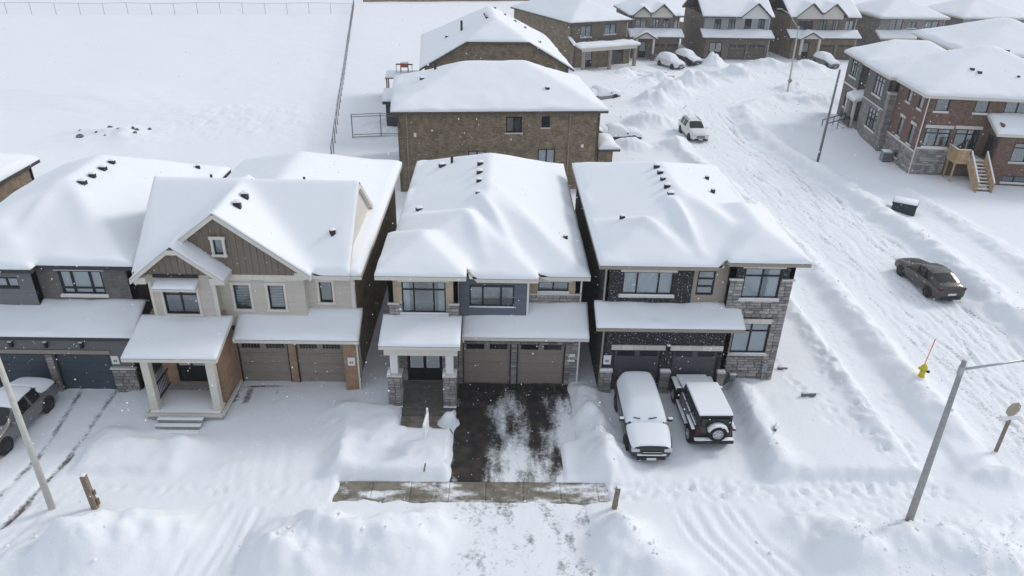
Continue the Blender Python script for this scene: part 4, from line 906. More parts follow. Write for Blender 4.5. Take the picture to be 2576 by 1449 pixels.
# ---- dark brick and stone house on the corner
h = House('detached_house', 'corner house of dark speckled brick with a taller stone bay on the right', 'house', 9.3, 29.6)
h.wall((13.7, 29.65), (13.7, 43.4), -0.3, 6.6, 'stone_course'); h.wall((5.1, 43.4), (5.1, 29.1), -0.3, 3.6, 'brick_black'); h.wall((5.1, 43.4), (5.1, 29.95), 3.6, 6.6, 'brick_black'); h.wall((13.7, 43.4), (5.1, 43.4), -0.3, 6.6, 'brick_black')
gw = [W_(5.72, 7.98, 0, 2.42, t='g', m='garage_grey', lites='strip'), W_(8.50, 10.72, 0, 2.42, t='g', m='garage_grey', lites='strip')]
fr = h.fwall(5.1, 11.1, 29.1, -0.3, 3.85, 'brick_black', [dict(W_(5.72, 7.98, -0.3, 2.52), t='x'), dict(W_(8.50, 10.72, -0.3, 2.52), t='x')]) if False else None
fr = h.fwall(5.1, 11.1, 29.1, -0.3, 3.85, 'brick_black', gw)
for x0, x1 in ((5.12, 5.70), (8.0, 8.48), (10.74, 11.1)):
    f = ((x0, 29.1), 0, 0, 0, 0); h.box('pier_core', 'brick_grey', x0, x1, 28.93, 29.098, -0.2, 1.28); f = ((x0, 28.93), 0, 0, 0, 0); h.pieces(f, 0, x1-x0, -0.1, 1.28, [], 'stone_taupe'); h.box('pier_cap', 'stone_light', x0-0.02, x1+0.02, 28.86, 29.098, 1.283, 1.36)
    h.snowcap(x0, x1, 28.87, 29.09, 1.362, 0.05)
for k in range(5):
    h.box('lintel_block', 'stone_light', 5.58+0.512*k, 5.58+0.512*(k+1)-0.01, 29.05, 29.12, 2.44, 2.70); h.box('lintel_block', 'stone_light', 8.36+0.50*k, 8.36+0.50*(k+1)-0.01, 29.05, 29.12, 2.44, 2.70)
h.plaque(fr, 0.33, 1.62, 0.36, 0.5); h.wall_lamp(fr, 3.14, 2.45)
h.wall((11.1, 29.1), (11.1, 29.7), -0.3, 3.8, 'brick_black')
lw = [W_(5.95, 8.28, 4.90, 6.10, cols=[1, 1.55, 1], cur='pleat', lintel=0.24, sille=0.14, bar=0.06)]
fl = h.fwall(5.1, 9.2, 29.95, 3.9, 6.6, 'brick_black', lw)
ew = [W_(9.40, 10.22, 4.92, 6.18, rows=[1, 1, 1], cur='curtain_grey', sill=False, bar=0.07)]
fe = h.fwall(9.2, 10.8, 30.0, 3.9, 6.6, 'trim_taupe', ew); h.pieces(fe, 0, 1.6, 4.2, 6.55, rel(ew, 9.2), 'siding_beige', 'board', 0.125) if False else None
sw = [W_(11.42, 13.12, 4.95, 6.52, cols=[1, 1], rows=[3, 1], cur='pleat', lintel=0.24, sille=0.1, bar=0.06), W_(11.40, 13.10, 1.95, 3.62, cols=[1, 1], rows=[3, 1], cur='pleat', lintel=0.26, sille=0.1, bar=0.06)]
fs = h.fwall(10.8, 13.7, 29.65, -0.3, 7.0, 'brick_black', sw); h.pieces(fs, 0, 2.9, 0.1, 5.92, rel(sw, 10.8), 'stone_taupe', 'stone', 0.165)
h.box('stone_band', 'stone_light', 10.74, 11.38, 29.56, 29.66, 5.92, 6.0); h.box('stone_band', 'stone_light', 13.16, 13.76, 29.56, 29.66, 5.92, 6.0)
h.wall((10.8, 30.0), (10.8, 29.65), 3.6, 7.0, 'brick_black'); h.wall((13.7, 29.65), (13.7, 30.2), 6.6, 7.0, 'brick_black')
h.box('meter_box', 'ac_grey', 13.05, 13.32, 29.42, 29.6, 1.0, 1.55, 0.02); h.box('meter_conduit', 'ac_grey', 13.14, 13.22, 29.5, 29.58, 0.2, 1.0); h.box('gas_meter', 'ac_grey', 11.55, 11.85, 29.38, 29.58, 0.55, 0.85, 0.03); h.part(MB().tube((11.5, 29.5, 0.92), (12.3, 29.5, 0.92), 0.025), 'gas_pipe', 'ac_grey'); h.snowcap(11.53, 11.87, 29.36, 29.6, 0.852, 0.06)
h.downspout(5.14, 29.1, 0.05, 3.7, 'trim_taupe'); h.downspout(5.14, 29.95, 4.5, 6.4, 'trim_taupe'); h.downspout(13.5, 29.62, 0.3, 6.7, 'stone_light') if False else None
h.roof([V(4.72, 11.55, 28.62, 30.02, 3.88, 0.42, 'F')], 'trim_taupe', 0.18, 0.14, 0.12, 0.9, 0, 0.10)
h.roof([V(4.75, 13.75, 29.5, 43.8, 6.6, 0.36), V(4.75, 9.4, 29.5, 34.5, 6.6, 0.50), V(10.45, 14.15, 29.2, 36.0, 6.98, 0.50)], 'trim_taupe', 0.18, 0.15, 0.13, 0.85, 1.1, 0.08, [((8.5, 34.4), (9.4, 30.2), 0.30, 0.36), ((6.6, 32.4), (8.2, 30.9), 0.35, 0.22), ((9.4, 35.2), (11.6, 31.0), 0.6, 0.2)])
h.vents([(8.75, 34.4), (8.8, 35.5), (8.8, 36.6), (8.85, 37.6), (8.85, 38.6)], 0.42, 0.0); h.vents([(6.2, 33.0)], 0.3, 0.4); h.vents([(11.6, 36.8), (11.9, 39.2)], 0.25, 0.2)

# ---- charcoal house at the left edge
h = House('detached_house', 'charcoal house with slate-blue garage doors at the left edge', 'house', -20.5, 28.7)
h.wall((-16.45, 28.7), (-16.45, 30.1), -0.3, 3.1, 'brick_grey'); h.wall((-16.45, 30.1), (-16.45, 42.6), -0.3, 6.1, 'brick_grey'); h.wall((-25.4, 42.6), (-25.4, 28.7), -0.3, 3.1, 'brick_grey'); h.wall((-25.4, 42.6), (-25.4, 29.9), 3.1, 6.1, 'brick_grey'); h.wall((-16.45, 42.6), (-25.4, 42.6), -0.3, 6.1, 'brick_grey')
gw = [W_(-22.92, -20.46, 0, 2.1, t='g', m='garage_blue', lites=None, pc=3), W_(-20.10, -17.60, 0, 2.1, t='g', m='garage_blue', lites=None, pc=3)]
fr = h.fwall(-25.4, -16.45, 28.7, -0.3, 3.25, 'siding_grey', gw)
h.box('lintel_band', 'trim_taupe', -23.2, -17.5, 28.62, 28.72, 2.12, 2.32)
for x0, x1 in ((-23.3, -22.94), (-20.44, -20.12), (-17.58, -16.5)):
    f = ((x0, 28.6), 0, 0, 0, 0); h.box('pier_core', 'brick_grey', x0, x1, 28.6, 28.698, -0.2, 1.35 if x0 > -18 else 2.1); h.pieces(f, 0, x1-x0, -0.1, 1.35 if x0 > -18 else 2.1, [], 'stone_taupe')
h.box('pier_cap', 'stone_light', -17.62, -16.46, 28.52, 28.69, 1.353, 1.43); h.plaque(fr, 8.05, 1.58)
for u in (3.6, 5.15, 6.75): h.wall_lamp(fr, u, 2.48)
bw = [W_(-19.75, -17.80, 4.42, 5.66, cols=[1, 1.6, 1], rows=[1, 3], cur='curtain_white', lintel=0.22, bar=0.08, sille=0.12)]
fb = h.fwall(-20.7, -16.45, 30.1, 3.5, 6.15, 'brick_grey', bw)
lw = [W_(-22.4, -21.35, 4.95, 5.45, cols=[1, 1], cur='curtain_white', sill=False)]
fl = h.fwall(-25.4, -20.7, 29.7, 3.4, 6.15, 'trim_dark', lw, thick=0.5); h.pieces(fl, 0, 4.7, 3.5, 6.1, rel(lw, -25.4), 'siding_grey', 'board', 0.125); h.wall((-20.7, 29.7), (-20.7, 30.1), 3.5, 6.1, 'siding_grey')
h.downspout(-16.55, 28.68, 1.6, 3.1, 'trim_taupe')
h.roof([V(-25.9, -16.05, 28.25, 30.12, 3.25, 0.48, 'F')], 'trim_dark', 0.18, 0.14, 0.12, 0.9, 0, 0.10)
h.roof([V(-25.9, -16.0, 29.65, 43.0, 6.12, 0.46), V(-25.0, -20.3, 29.2, 34, 6.12, 0.52)], 'trim_dark', 0.2, 0.18, 0.16, 1.4, 2.4, 0.12, [((-20.6, 34.4), (-18.2, 31.0), 0.5, 0.14), ((-21.2, 34), (-21.6, 30.5), 0.4, 0.16)])
h.vents([(-20.2, 34.6), (-20.2, 35.6), (-20.2, 36.7), (-20.2, 37.7)], 0.42, 0.0); h.vents([(-17.2, 41.2)], 0.35, 0.3)

# ---- house beyond the left edge, only its rear corner in view
h = House('detached_house', 'tan brick house cut off by the left edge, only its rear corner visible', 'house', -33, 29.5)
for a, b in (((-28.75, 29.5), (-28.75, 44.2)), ((-28.75, 44.2), (-37.5, 44.2)), ((-37.5, 44.2), (-37.5, 29.5)), ((-37.5, 29.5), (-28.75, 29.5))): h.wall(a, b, -0.3, 6.0, 'brick_brown')
h.downspout(-28.7, 44.15, 0.2, 5.8, 'trim_dark')
h.roof([V(-38, -28.3, 29.1, 44.6, 6.0, 0.45)], 'trim_dark', 0.2, 0.22, 0.22, 1.5, 3, 0.06)
# ================================================================ houses behind and across the side street
R_ = math.radians
# ---- brown brick house turned side-on behind the front row
h = House('detached_house', 'brown brick house showing a long side wall behind the centre house', 'house', -7.5, 55.7, R_(5.8), False)
sw = [W_(8.35, 9.6, 4.85, 6.1, cols=[1, 1], cur='curtain_grey', bar=0.09, snow=False), W_(11.15, 11.8, 5.25, 6.12, cur='room_dark', bar=0.08, snow=False), W_(10.95, 12.35, 2.1, 3.5, cols=[1, 1], cur='curtain_white', bar=0.09), W_(5.4, 6.8, 2.1, 3.42, cols=[1, 1], cur='curtain_white', bar=0.09)]
fr = h.fwall(0, 15.8, 0, -0.4, 6.65, 'brick_brown', sw)
h.wall((15.8, 0), (15.8, 11), -0.4, 6.65, 'brick_brown'); h.wall((0, 11), (0, 0), -0.4, 6.65, 'brick_brown'); h.wall((15.8, 11), (0, 11), -0.4, 6.65, 'brick_brown')
h.downspout(0.7, 0, 0.2, 6.5, 'trim_taupe'); h.downspout(13.4, 0, 0.2, 6.5, 'trim_taupe'); h.box('wall_vent', 'plaque_white', 14.4, 14.62, -0.06, -0.002, 3.6, 3.85); h.box('wall_vent', 'plaque_white', 1.2, 1.4, -0.06, -0.002, 4.6, 4.9)
h.roof([V(-0.5, 16.3, -0.5, 11.5, 6.65, 0.42)], 'trim_brown', 0.2, 0.18, 0.22, 0.8, 1.0, 0.14); h.vents([(11.8, 1.9)], 0.45, 0.2); h.pipe(3.1, 6.6, 0.7, 0.1); h.vents([(2.0, 5.2)], 0.5, 0.4)
h.roof([V(15.85, 17.6, -0.3, 3.6, 3.5, 0.35, 'LRFB')], 'trim_brown', 0.2, 0.22, 0.2, 1, 0, 0.03); h.roof([V(15.85, 17.2, 4.2, 10.6, 3.6, 0.4, 'R')], 'trim_brown', 0.2, 0.22, 0.2, 1, 0, 0.03)
h.box('bay_wall', 'brick_brown', 15.9, 17.1, 0.1, 3.2, -0.3, 3.32); h.box('porch_post', 'trim_taupe', 17.0, 17.2, 4.5, 4.7, -0.2, 3.4); h.box('porch_post', 'trim_taupe', 17.0, 17.2, 10.1, 10.3, -0.2, 3.4)

# ---- next one with a clipped gable
h = House('detached_house', 'brown brick house with a broad clipped gable end and snowy roof vents', 'house', -6.9, 72.4, R_(4.8), False)
h.gable([(0, -0.4), (14, -0.4), (14, 6.5), (9.75, 8.93), (4.25, 8.93), (0, 6.5)], 0.0, 'brick_brown', 0.25)
h.wall((14, 0.26), (14, 18.6), -0.4, 6.5, 'brick_brown'); h.wall((0, 18.6), (0, 0.26), -0.4, 6.5, 'brick_brown'); h.wall((14, 18.6), (0, 18.6), -0.4, 6.5, 'brick_brown')
v = V(-0.5, 14.5, -0.4, 19.2, 6.45, 0.57, 'LRFB'); v['fo'] = 4.5
h.roof([v], 'trim_brown', 0.2, 0.16, 0.25, 0.7, 0.8, 0.08)
h.vents([(6.3, 4.6), (6.3, 5.5), (6.3, 6.4), (6.3, 7.3)], 0.42); h.vents([(7.6, 11.4), (8.7, 11.2), (9.8, 11.0), (10.9, 10.8)], 0.4); h.vents([(11.6, 4.0)], 0.5); h.vents([(2.3, 7.2)], 0.5); h.pipe(3.8, 6.0, 0.9, 0.12)
h.downspout(0.15, 0.0, 0.2, 6.3, 'trim_taupe')
for k in range(12): h.box('deck_board', 'fence_wood', -4.6, -0.05, 12.2+0.32*k, 12.2+0.32*k+0.29, 2.82, 2.9)
for x, y in ((-4.5, 12.3), (-4.5, 15.7), (-2.2, 12.3)): h.box('deck_post', 'fence_wood', x, x+0.15, y, y+0.15, -0.2, 2.82)
h.snowcap(-4.55, -0.1, 12.25, 15.95, 2.902, 0.12)
h.roof([V(-4.3, -0.05, 1.5, 5.0, 2.9, 0.14, 'F')], 'trim_dark', 0.3, 0.3, 0.25, 1, 0, 0.03); h.box('deck_wall', 'trim_dark', -4.0, -0.1, 1.8, 4.8, -0.3, 2.75)

def row_house(label, ox, oy, rz, w, d, m1, m2, gar, door, wins2, gables=(), porch=None, trim='trim_brown', gm='garage_brown', roofp=0.5, e2=6.2, skirt=(0, 1), extra=None, gmat='trim_cream', board=None, hip=True):
    h = House('detached_house', label, 'house', ox, oy, R_(rz), False)
    ws = [W_(a, b, 0, 2.3, t='g', m=gm, lites='strip', pc=3) for a, b in gar]+[W_(door[0], door[1], 0.3, 2.6, t='d', n=2 if door[1]-door[0] > 1.3 else 1, gm='curtain_grey')]
    h.fwall(0, w, 0, -0.4, 3.4, m1, ws)
    w2 = [W_(a, b, z0, z1, cols=[1, 1] if b-a > 0.85 else [1], cur=random.choice(('curtain_white', 'room_dark', 'curtain_grey')), sillm='trim_cream', bar=0.08) for a, b, z0, z1 in wins2]
    f2 = h.fwall(0, w, 1.2, 3.0, e2, m2 if not board else 'trim_dark', w2)
    if board: h.pieces(f2, 0, w, 3.7, e2-0.05, rel(w2, 0), board, 'board', 0.16, 0.02)
    h.wall((w, 0), (w, 1.2), -0.4, 3.3, m1); h.wall((w, 1.2), (w, d), -0.4, e2, m1); h.wall((0, d), (0, 1.2), -0.4, e2, m1); h.wall((0, 1.2), (0, 0), -0.4, 3.3, m1); h.wall((w, d), (0, d), -0.4, e2, m1)
    h.box('door_step', 'concrete', door[0]-0.3, door[1]+0.3, -0.9, -0.01, -0.2, 0.25); h.downspout(w-0.1, 0, 0.1, 3.2, 'trim_cream'); h.downspout(w-0.1, 1.2, 3.9, e2-0.1, 'trim_cream')
    h.roof([V(-0.45+(w+0.9)*skirt[0], -0.45+(w+0.9)*skirt[1], -0.55, 1.25, 3.35, 0.5, 'F')], trim, 0.2, 0.22, 0.25, 1, 0, 0.05)
    vs = [V(-0.45, w+0.45, 0.75, d+0.4, e2, roofp, 'LRFB' if hip else 'FB')]
    for a, b, ez in gables:
        vs.append(V(a-0.35, b+0.35, 0.72, 1.2+(b-a), ez, 0.85, 'LR')); c = (a+b)/2; hh = 0.85*((b-a)/2+0.35)
        h.gable([(a, e2-0.3), (b, e2-0.3), (b, ez+0.1), (c, ez+hh-0.32), (a, ez+0.1)], 1.14, gmat, 0.2)
    h.roof(vs, trim, 0.22, 0.16, 0.26, 0.6, 0.7, 0.08)
    if porch:
        a, b, pz = porch; c = (a+b)/2
        h.vols = []
        h.roof([V(a-0.3, b+0.3, -1.5, 0.6, pz, 0.55, 'LR')], trim, 0.2, 0.2, 0.22, 1, 0, 0.02)
        h.gable([(a, pz+0.02), (b, pz+0.02), (c, pz+0.55*(b-a)/2+0.02)], -1.3, gmat, 0.12)
        for x in (a+0.05, b-0.35): h.box('porch_column', 'trim_cream', x, x+0.3, -1.35, -1.05, 1.0, pz+0.1); h.box('column_pedestal', m1, x-0.08, x+0.38, -1.43, -0.97, -0.3, 1.0)
    if extra: extra(h)
    return h
def b3x(h):
    h.box('porch_fascia', 'trim_cream', 0.2, 9.4, -1.75, -1.55, 2.7, 3.2); h.roof([V(-0.2, 9.8, -1.95, 0.2, 3.22, 0.12, 'F')], 'trim_cream', 0.15, 0.3, 0.25, 1, 0, 0.05)
    for x in (0.3, 4.7, 9.0): h.box('porch_column', 'trim_taupe', x, x+0.4, -1.85, -1.45, -0.2, 2.7)
row_house('brown house on the bend with a cream-fascia porch and single garage', 10.8, 105.6, 27, 9.6, 18, 'brick_brown', 'brick_taupe', [(5.6, 8.4)], (1.9, 3.0), [(1.6, 3.4, 4.1, 5.7), (5.6, 7.6, 4.3, 5.7)], trim='trim_brown', gm='garage_grey', skirt=(0.0, 0.05), extra=b3x, roofp=0.45)
row_house('taupe house with small gabled porch behind the two snowed-in cars', 20.2, 114.6, 4, 7.4, 12, 'brick_taupe', 'brick_taupe', [(3.5, 5.2), (5.5, 7.2)], (1.2, 2.3), [(0.6, 2.3, 4.1, 5.7), (3.3, 4.2, 4.1, 5.7), (4.9, 5.8, 4.1, 5.7), (6.5, 7.2, 4.1, 5.6)], gables=[(0.4, 2.8, 6.2), (3.0, 6.2, 6.2)], porch=(0.3, 3.3, 3.2), gm='garage_brown')
row_house('light grey sided house with pale front gable and full-width lean-to roof', 31.4, 115.5, 3, 10.2, 12, 'brick_taupe', 'siding_lightgrey', [(4.0, 6.6), (7.0, 9.6)], (0.9, 2.9), [(1.6, 2.6, 4.2, 5.7), (3.8, 4.8, 4.2, 5.7), (6.3, 7.3, 4.2, 5.8), (8.4, 9.4, 4.2, 5.8)], gables=[(5.8, 9.9, 6.2)], trim='trim_brown', gm='garage_brown', board='siding_lightgrey', gmat='trim_white', hip=False, roofp=0.55)
row_house('dark brown house with columned gabled porch facing the bend', 45.2, 117.0, 5, 10.6, 12, 'brick_brown', 'brick_taupe', [(4.9, 7.3), (7.8, 10.2)], (1.9, 3.1), [(1.2, 3.6, 4.1, 5.6), (4.8, 5.8, 4.1, 5.8), (6.8, 7.8, 4.1, 5.8), (8.8, 10.2, 4.2, 5.7)], gables=[(0.8, 5.0, 6.2), (4.9, 8.3, 6.5)], porch=(1.0, 4.2, 3.3), gm='garage_brown', hip=False, roofp=0.55)
row_house('pale stone house with grey centre panel second from the right at the top', 60.0, 119.0, 5, 10.8, 12, 'stone_course', 'stone_course', [(5.0, 7.6), (8.0, 10.6)], (1.6, 3.2), [(1.6, 3.8, 4.0, 5.9), (4.6, 6.1, 4.6, 5.5), (7.6, 9.8, 4.1, 5.7)], trim='trim_cream', gm='garage_taupe', roofp=0.45)
row_house('pale stone house with blue-grey siding at the top right corner', 74.2, 121.0, 6, 10.8, 12, 'stone_course', 'siding_lightgrey', [(5.0, 7.6), (8.0, 10.6)], (1.6, 3.2), [(1.4, 3.8, 4.0, 5.9), (5.0, 7.2, 4.2, 5.7), (8.6, 10.6, 4.9, 5.6)], trim='trim_cream', gm='garage_taupe', roofp=0.45, board='siding_lightgrey')

# ---- red-brown brick house across the side street
h = House('detached_house', 'red-brown brick house with stone base and wooden back stairs across the street', 'house', 37.1, 62.6, R_(-6), False)
e = 7.2
rwn = [W_(0.6, 1.75, 5.75, 6.98, cur='room_dark', lintel=0.25, bar=0.09), W_(3.85, 5.0, 5.75, 7.0, cur='room_dark', lintel=0.18, bar=0.09), W_(6.3, 8.4, 5.85, 6.98, cols=[1, 1], cur='curtain_grey', bar=0.09),
       W_(0.45, 2.55, 2.65, 4.3, cols=[1, 1], rows=[3, 1], cur='sides', lintel=0.28, bar=0.09), W_(2.95, 4.95, 2.2, 4.35, cols=[1, 1], rows=[4, 1], cur='room_dark', lintel=0.28, bar=0.09, sill=False)]
fr = h.fwall(0, 14, 0, -0.4, e, 'brick_red', rwn); h.pieces(fr, 0, 2.75, -0.1, 2.42, [], 'stone_taupe', 'stone', 0.22); h.box('stone_band', 'stone_light', -0.03, 2.78, -0.09, -0.002, 2.42, 2.52)
h.snowcap(0.0, 2.75, -0.1, -0.003, 2.522, 0.06)
h.wall((14, 0), (14, 20), -0.4, e, 'brick_red'); h.wall((14, 20), (0, 20), -0.4, e, 'brick_red')
def LW(ya, yb, z0, z1, y1=6.6, **k): return dict(u0=y1-yb, u1=y1-ya, v0=z0, v1=z1, **k)
lw = [LW(3.5, 4.4, 5.55, 6.9, cur='room_dark', lintel=0.22, bar=0.09), LW(0.95, 1.85, 5.55, 6.9, cur='room_dark', lintel=0.22, bar=0.09), LW(3.7, 4.6, 2.35, 4.1, cur='room_dark', lintel=0.26, bar=0.09), LW(1.15, 2.05, 2.35, 4.1, cur='curtain_grey', lintel=0.26, bar=0.09), LW(3.1, 3.7, 0.5, 1.0, cur='room_dark', bar=0.08)]
fl = h.wall((0, 6.6), (0, 0), -0.4, e, 'brick_red', lw); h.pieces(fl, 0, 6.6, -0.1, 2.05, [dict(u0=2.8, u1=3.6, v0=0.4, v1=1.1)], 'stone_taupe', 'stone', 0.22); h.box('stone_band', 'stone_light', -0.09, -0.002, 0, 6.6, 2.05, 2.14)
h.snowcap(-0.1, -0.003, 0.1, 6.5, 2.142, 0.06); h.downspout(-0.04, 0.0, 0.1, 6.9, 'trim_cream')
h.box('stone_pilaster', 'stone_course', -0.62, 0.2, 6.6, 7.4, -0.4, 5.6); h.box('pilaster_cap', 'stone_light', -0.68, 0.2, 6.55, 7.45, 5.604, 5.74)
bw = [LW(8.7, 11.1, 4.75, 6.6, 13.2, cols=[1, 1, 1], rows=[3, 1], cur='curtain_grey', bar=0.1), LW(8.3, 10.9, 1.5, 3.5, 13.2, cols=[1, 1, 1], rows=[3, 1], cur='curtain_grey', bar=0.1)]
h.wall((-0.6, 13.2), (-0.6, 7.4), -0.4, 3.95, 'stone_course', [bw[1]]); h.wall((-0.6, 13.2), (-0.6, 7.4), 3.95, e, 'brick_grey', [bw[0]]); h.box('stone_band', 'stone_light', -0.69, -0.602, 7.4, 13.2, 3.9, 4.0)
h.wall((-0.6, 7.4), (0, 7.4), -0.4, e, 'brick_grey'); h.wall((0.6, 16), (0.6, 13.2), -0.4, e, 'trim_dark'); h.wall((0.6, 13.2), (-0.6, 13.2), -0.4, e, 'brick_grey') if False else None
b1 = [LW(16.6, 18.8, 4.95, 6.7, 20, cols=[1, 1, 1], rows=[3, 1], cur='curtain_grey', bar=0.1), LW(16.8, 18.6, 1.6, 3.3, 20, cols=[1, 1], cur='room_dark', bar=0.1)]
h.wall((-0.5, 20), (-0.5, 15.6), -0.4, e, 'brick_grey', b1); h.wall((-0.5, 15.6), (0.6, 15.6), -0.4, e, 'brick_grey'); h.box('stone_band', 'stone_light', -0.6, -0.502, 15.6, 20, 3.95, 4.1)
h.roof([V(-1.3, 0.6, 13.3, 16.0, 3.45, 0.3, 'L')], 'trim_cream', 0.25, 0.3, 0.2, 1, 0, 0.03)
for yy in (13.5, 15.7): h.box('porch_post', 'trim_cream', -1.2, -0.95, yy, yy+0.25, 0.4, 3.3)
h.box('porch_floor', 'concrete', -1.5, 0.6, 13.2, 16.0, -0.3, 0.75)
rb = MB()
for yy in (13.1, 14.6): rb.tube((-1.4, yy, 1.75), (-3.6, yy, 0.95), 0.05); rb.tube((-3.6, yy, 0.95), (-3.6, yy, 0.1), 0.05); rb.tube((-1.4, yy, 1.75), (-1.4, yy, 0.7), 0.05); rb.tube((-2.5, yy, 1.35), (-2.5, yy, 0.3), 0.04)
for yy in np.arange(13.2, 16, 0.3): rb.tube((-1.45, yy, 0.75), (-1.45, yy, 1.75), 0.025, n=5)
rb.tube((-1.45, 14.6, 1.75), (-1.45, 16, 1.75), 0.05); h.part(rb, 'entry_railing', 'black_metal')
for k in range(4): h.box('entry_step', 'concrete', -1.52-0.45*(k+1), -1.504-0.45*k, 13.15, 14.55, -0.3, 0.58-0.16*k); h.snowcap(-1.52-0.45*(k+1), -1.55-0.45*k, 13.2, 14.5, 0.582-0.16*k, 0.06)
# garden room with lean-to roof
pw = [W_(7.0, 9.4, 2.2, 3.9, cols=[1, 1], rows=[3, 1], cur='curtain_grey', bar=0.09), W_(6.9, 8.9, 0.4, 1.0, cols=[1, 1], cur='room_dark', bar=0.08)]
h.fwall(5.5, 14, -2.0, -0.4, 4.7, 'brick_red', pw); h.wall((5.5, 0), (5.5, -2.0), -0.4, 5.4, 'brick_red', [dict(u0=0.3, u1=1.7, v0=2.2, v1=4.2, cur='room_dark', cols=[1, 1], bar=0.09, sill=False)]); h.wall((14, -2), (14, 0), -0.4, 4.7, 'brick_red')
h.roof([V(5.1, 14.4, -2.45, -0.02, 4.7, 0.42, 'F')], 'trim_cream', 0.25, 0.24, 0.2, 1, 0, 0.05)
h.roof([V(-0.6, 14.6, -0.55, 14.0, e, 0.42), V(-1.1, 9, 6.4, 13.9, e+0.02, 0.42, 'LFB')], 'trim_cream', 0.25, 0.17, 0.25, 0.7, 0.9, 0.1)
h.vents([(4.2, 3.0), (4.7, 2.6)], 0.4); h.vents([(7.8, 2.2)], 0.35); h.vents([(8.4, 6.4), (10.2, 6.4)], 0.55); h.vols = []
h.roof([V(-1.0, 9.5, 13.4, 20.6, e+0.05, 0.5)], 'trim_cream', 0.25, 0.17, 0.25, 0.7, 0.9, 0.08)
# wooden landing and stairs at the garden door
for k in range(9): h.box('deck_board', 'wood_new', 2.75, 5.35, -1.75+0.19*k, -1.75+0.19*k+0.175, 2.0, 2.05)
for x, y in ((2.8, -1.7), (5.2, -1.7), (2.8, -0.4)): h.box('deck_post', 'wood_new', x, x+0.12, y, y+0.12, -0.3, 2.98)
h.box('deck_beam', 'wood_new', 2.75, 5.35, -1.76, -1.70, 1.76, 1.995); h.box('deck_beam', 'wood_new', 2.75, 2.82, -1.69, -0.1, 1.76, 1.995)
for k in range(9): h.box('railing_panel', 'wood_new', 2.72, 2.745, -1.75+0.185*k, -1.75+0.185*k+0.165, 2.06, 2.95)
for k in range(5): h.box('railing_panel', 'wood_new', 2.76+0.2*k, 2.76+0.2*k+0.18, -1.80, -1.775, 2.06, 2.95)
h.box('handrail', 'wood_new', 2.66, 2.82, -1.84, -0.1, 2.955, 3.01); h.box('handrail', 'wood_new', 2.83, 3.8, -1.86, -1.72, 2.955, 3.01); h.snowcap(2.66, 2.82, -1.84, -0.1, 3.012, 0.06); h.snowcap(2.84, 3.8, -1.86, -1.72, 3.012, 0.06)
h.snowcap(2.85, 5.2, -1.7, -0.1, 2.052, 0.08)
for k in range(9):
    z = 1.85-0.22*k; y = -1.85-0.27*k
    h.box('stair_tread', 'wood_new', 3.9, 5.1, y-0.26, y, z-0.04, z); h.snowcap(3.92, 5.08, y-0.25, y-0.06, z+0.002, 0.09)
def sloped(x0, x1, z_off, hh): return MB().prism([(-1.8, 2.0+z_off), (-4.35, -0.05+z_off), (-4.35, -0.05+z_off+hh), (-1.8, 2.0+z_off+hh)], x0, x1)
for x in (3.84, 5.11):
    st = YZ(h, 'stair_stringer', 'wood_new', [(-1.8, 1.6), (-4.35, -0.35), (-4.35, -0.02), (-1.8, 1.95)], x, x+0.05); YZ(h, 'stair_rail', 'wood_new', [(-1.8, 2.85), (-4.3, 0.92), (-4.3, 1.02), (-1.8, 2.95)], x-0.03, x+0.09)
    YZ(h, 'rail_snow', 'snow', [(-1.8, 2.952), (-4.3, 1.022), (-4.3, 1.07), (-1.8, 3.0)], x-0.03, x+0.09)
    for k in range(10):
        t = k/9; y = -1.9-2.35*t; z = 2.0-1.93*(t+0.02); h.box('baluster', 'wood_new', x, x+0.05, y-0.08, y+0.08, z-0.1, z+0.86)
h2 = House('detached_house', 'snow-roofed house half hidden behind the red-brown brick house at right', 'house', 52.5, 83.0, R_(-6), False)
for a, b in (((0, 0), (13, 0)), ((13, 0), (13, 15)), ((13, 15), (0, 15)), ((0, 15), (0, 0))): h2.wall(a, b, -0.4, 7.1, 'brick_taupe')
h2.roof([V(-0.6, 13.6, -0.6, 15.6, 7.1, 0.42)], 'trim_cream', 0.25, 0.24, 0.3, 1.3, 2, 0.1)
# ================================================================ vehicles
def wheel_parts(root, x, y, r, w, side, rim='rim'):
    prof = [(r*0.60, -w/2), (r*0.93, -w/2), (r, -w*0.32), (r, w*0.32), (r*0.93, w/2), (r*0.60, w/2)]
    t = MB().lathe(prof, 'x', (0, 0, 0), 20).build('wheel', 'rubber', root, (x, y, r), 0, True)
    s = side*w/2
    q = MB().lathe([(0.0, s*0.72), (r*0.14, s*0.80), (r*0.16, s*0.55), (r*0.56, s*0.45), (r*0.62, s*0.92), (r*0.60, -s*0.6)], 'x', (0, 0, 0), 20)
    for k in range(5):
        a = 2*math.pi*k/5; c, d = math.cos(a), math.sin(a); n = (-d, c)
        p = [(c*r*0.1+n[0]*r*0.08, d*r*0.1+n[1]*r*0.08), (c*r*0.58+n[0]*r*0.09, d*r*0.58+n[1]*r*0.09), (c*r*0.58-n[0]*r*0.09, d*r*0.58-n[1]*r*0.09), (c*r*0.1-n[0]*r*0.08, d*r*0.1-n[1]*r*0.08)]
        i = len(q.v); q.v += [(s*0.85, a_, b_) for a_, b_ in p]+[(s*0.5, a_, b_) for a_, b_ in p]
        for f in ((0,1,2,3), (7,6,5,4), (0,4,5,1), (1,5,6,2), (2,6,7,3), (3,7,4,0)): q.f.append(tuple(i+z for z in f))
    q.build('rim', rim, t)
    return t
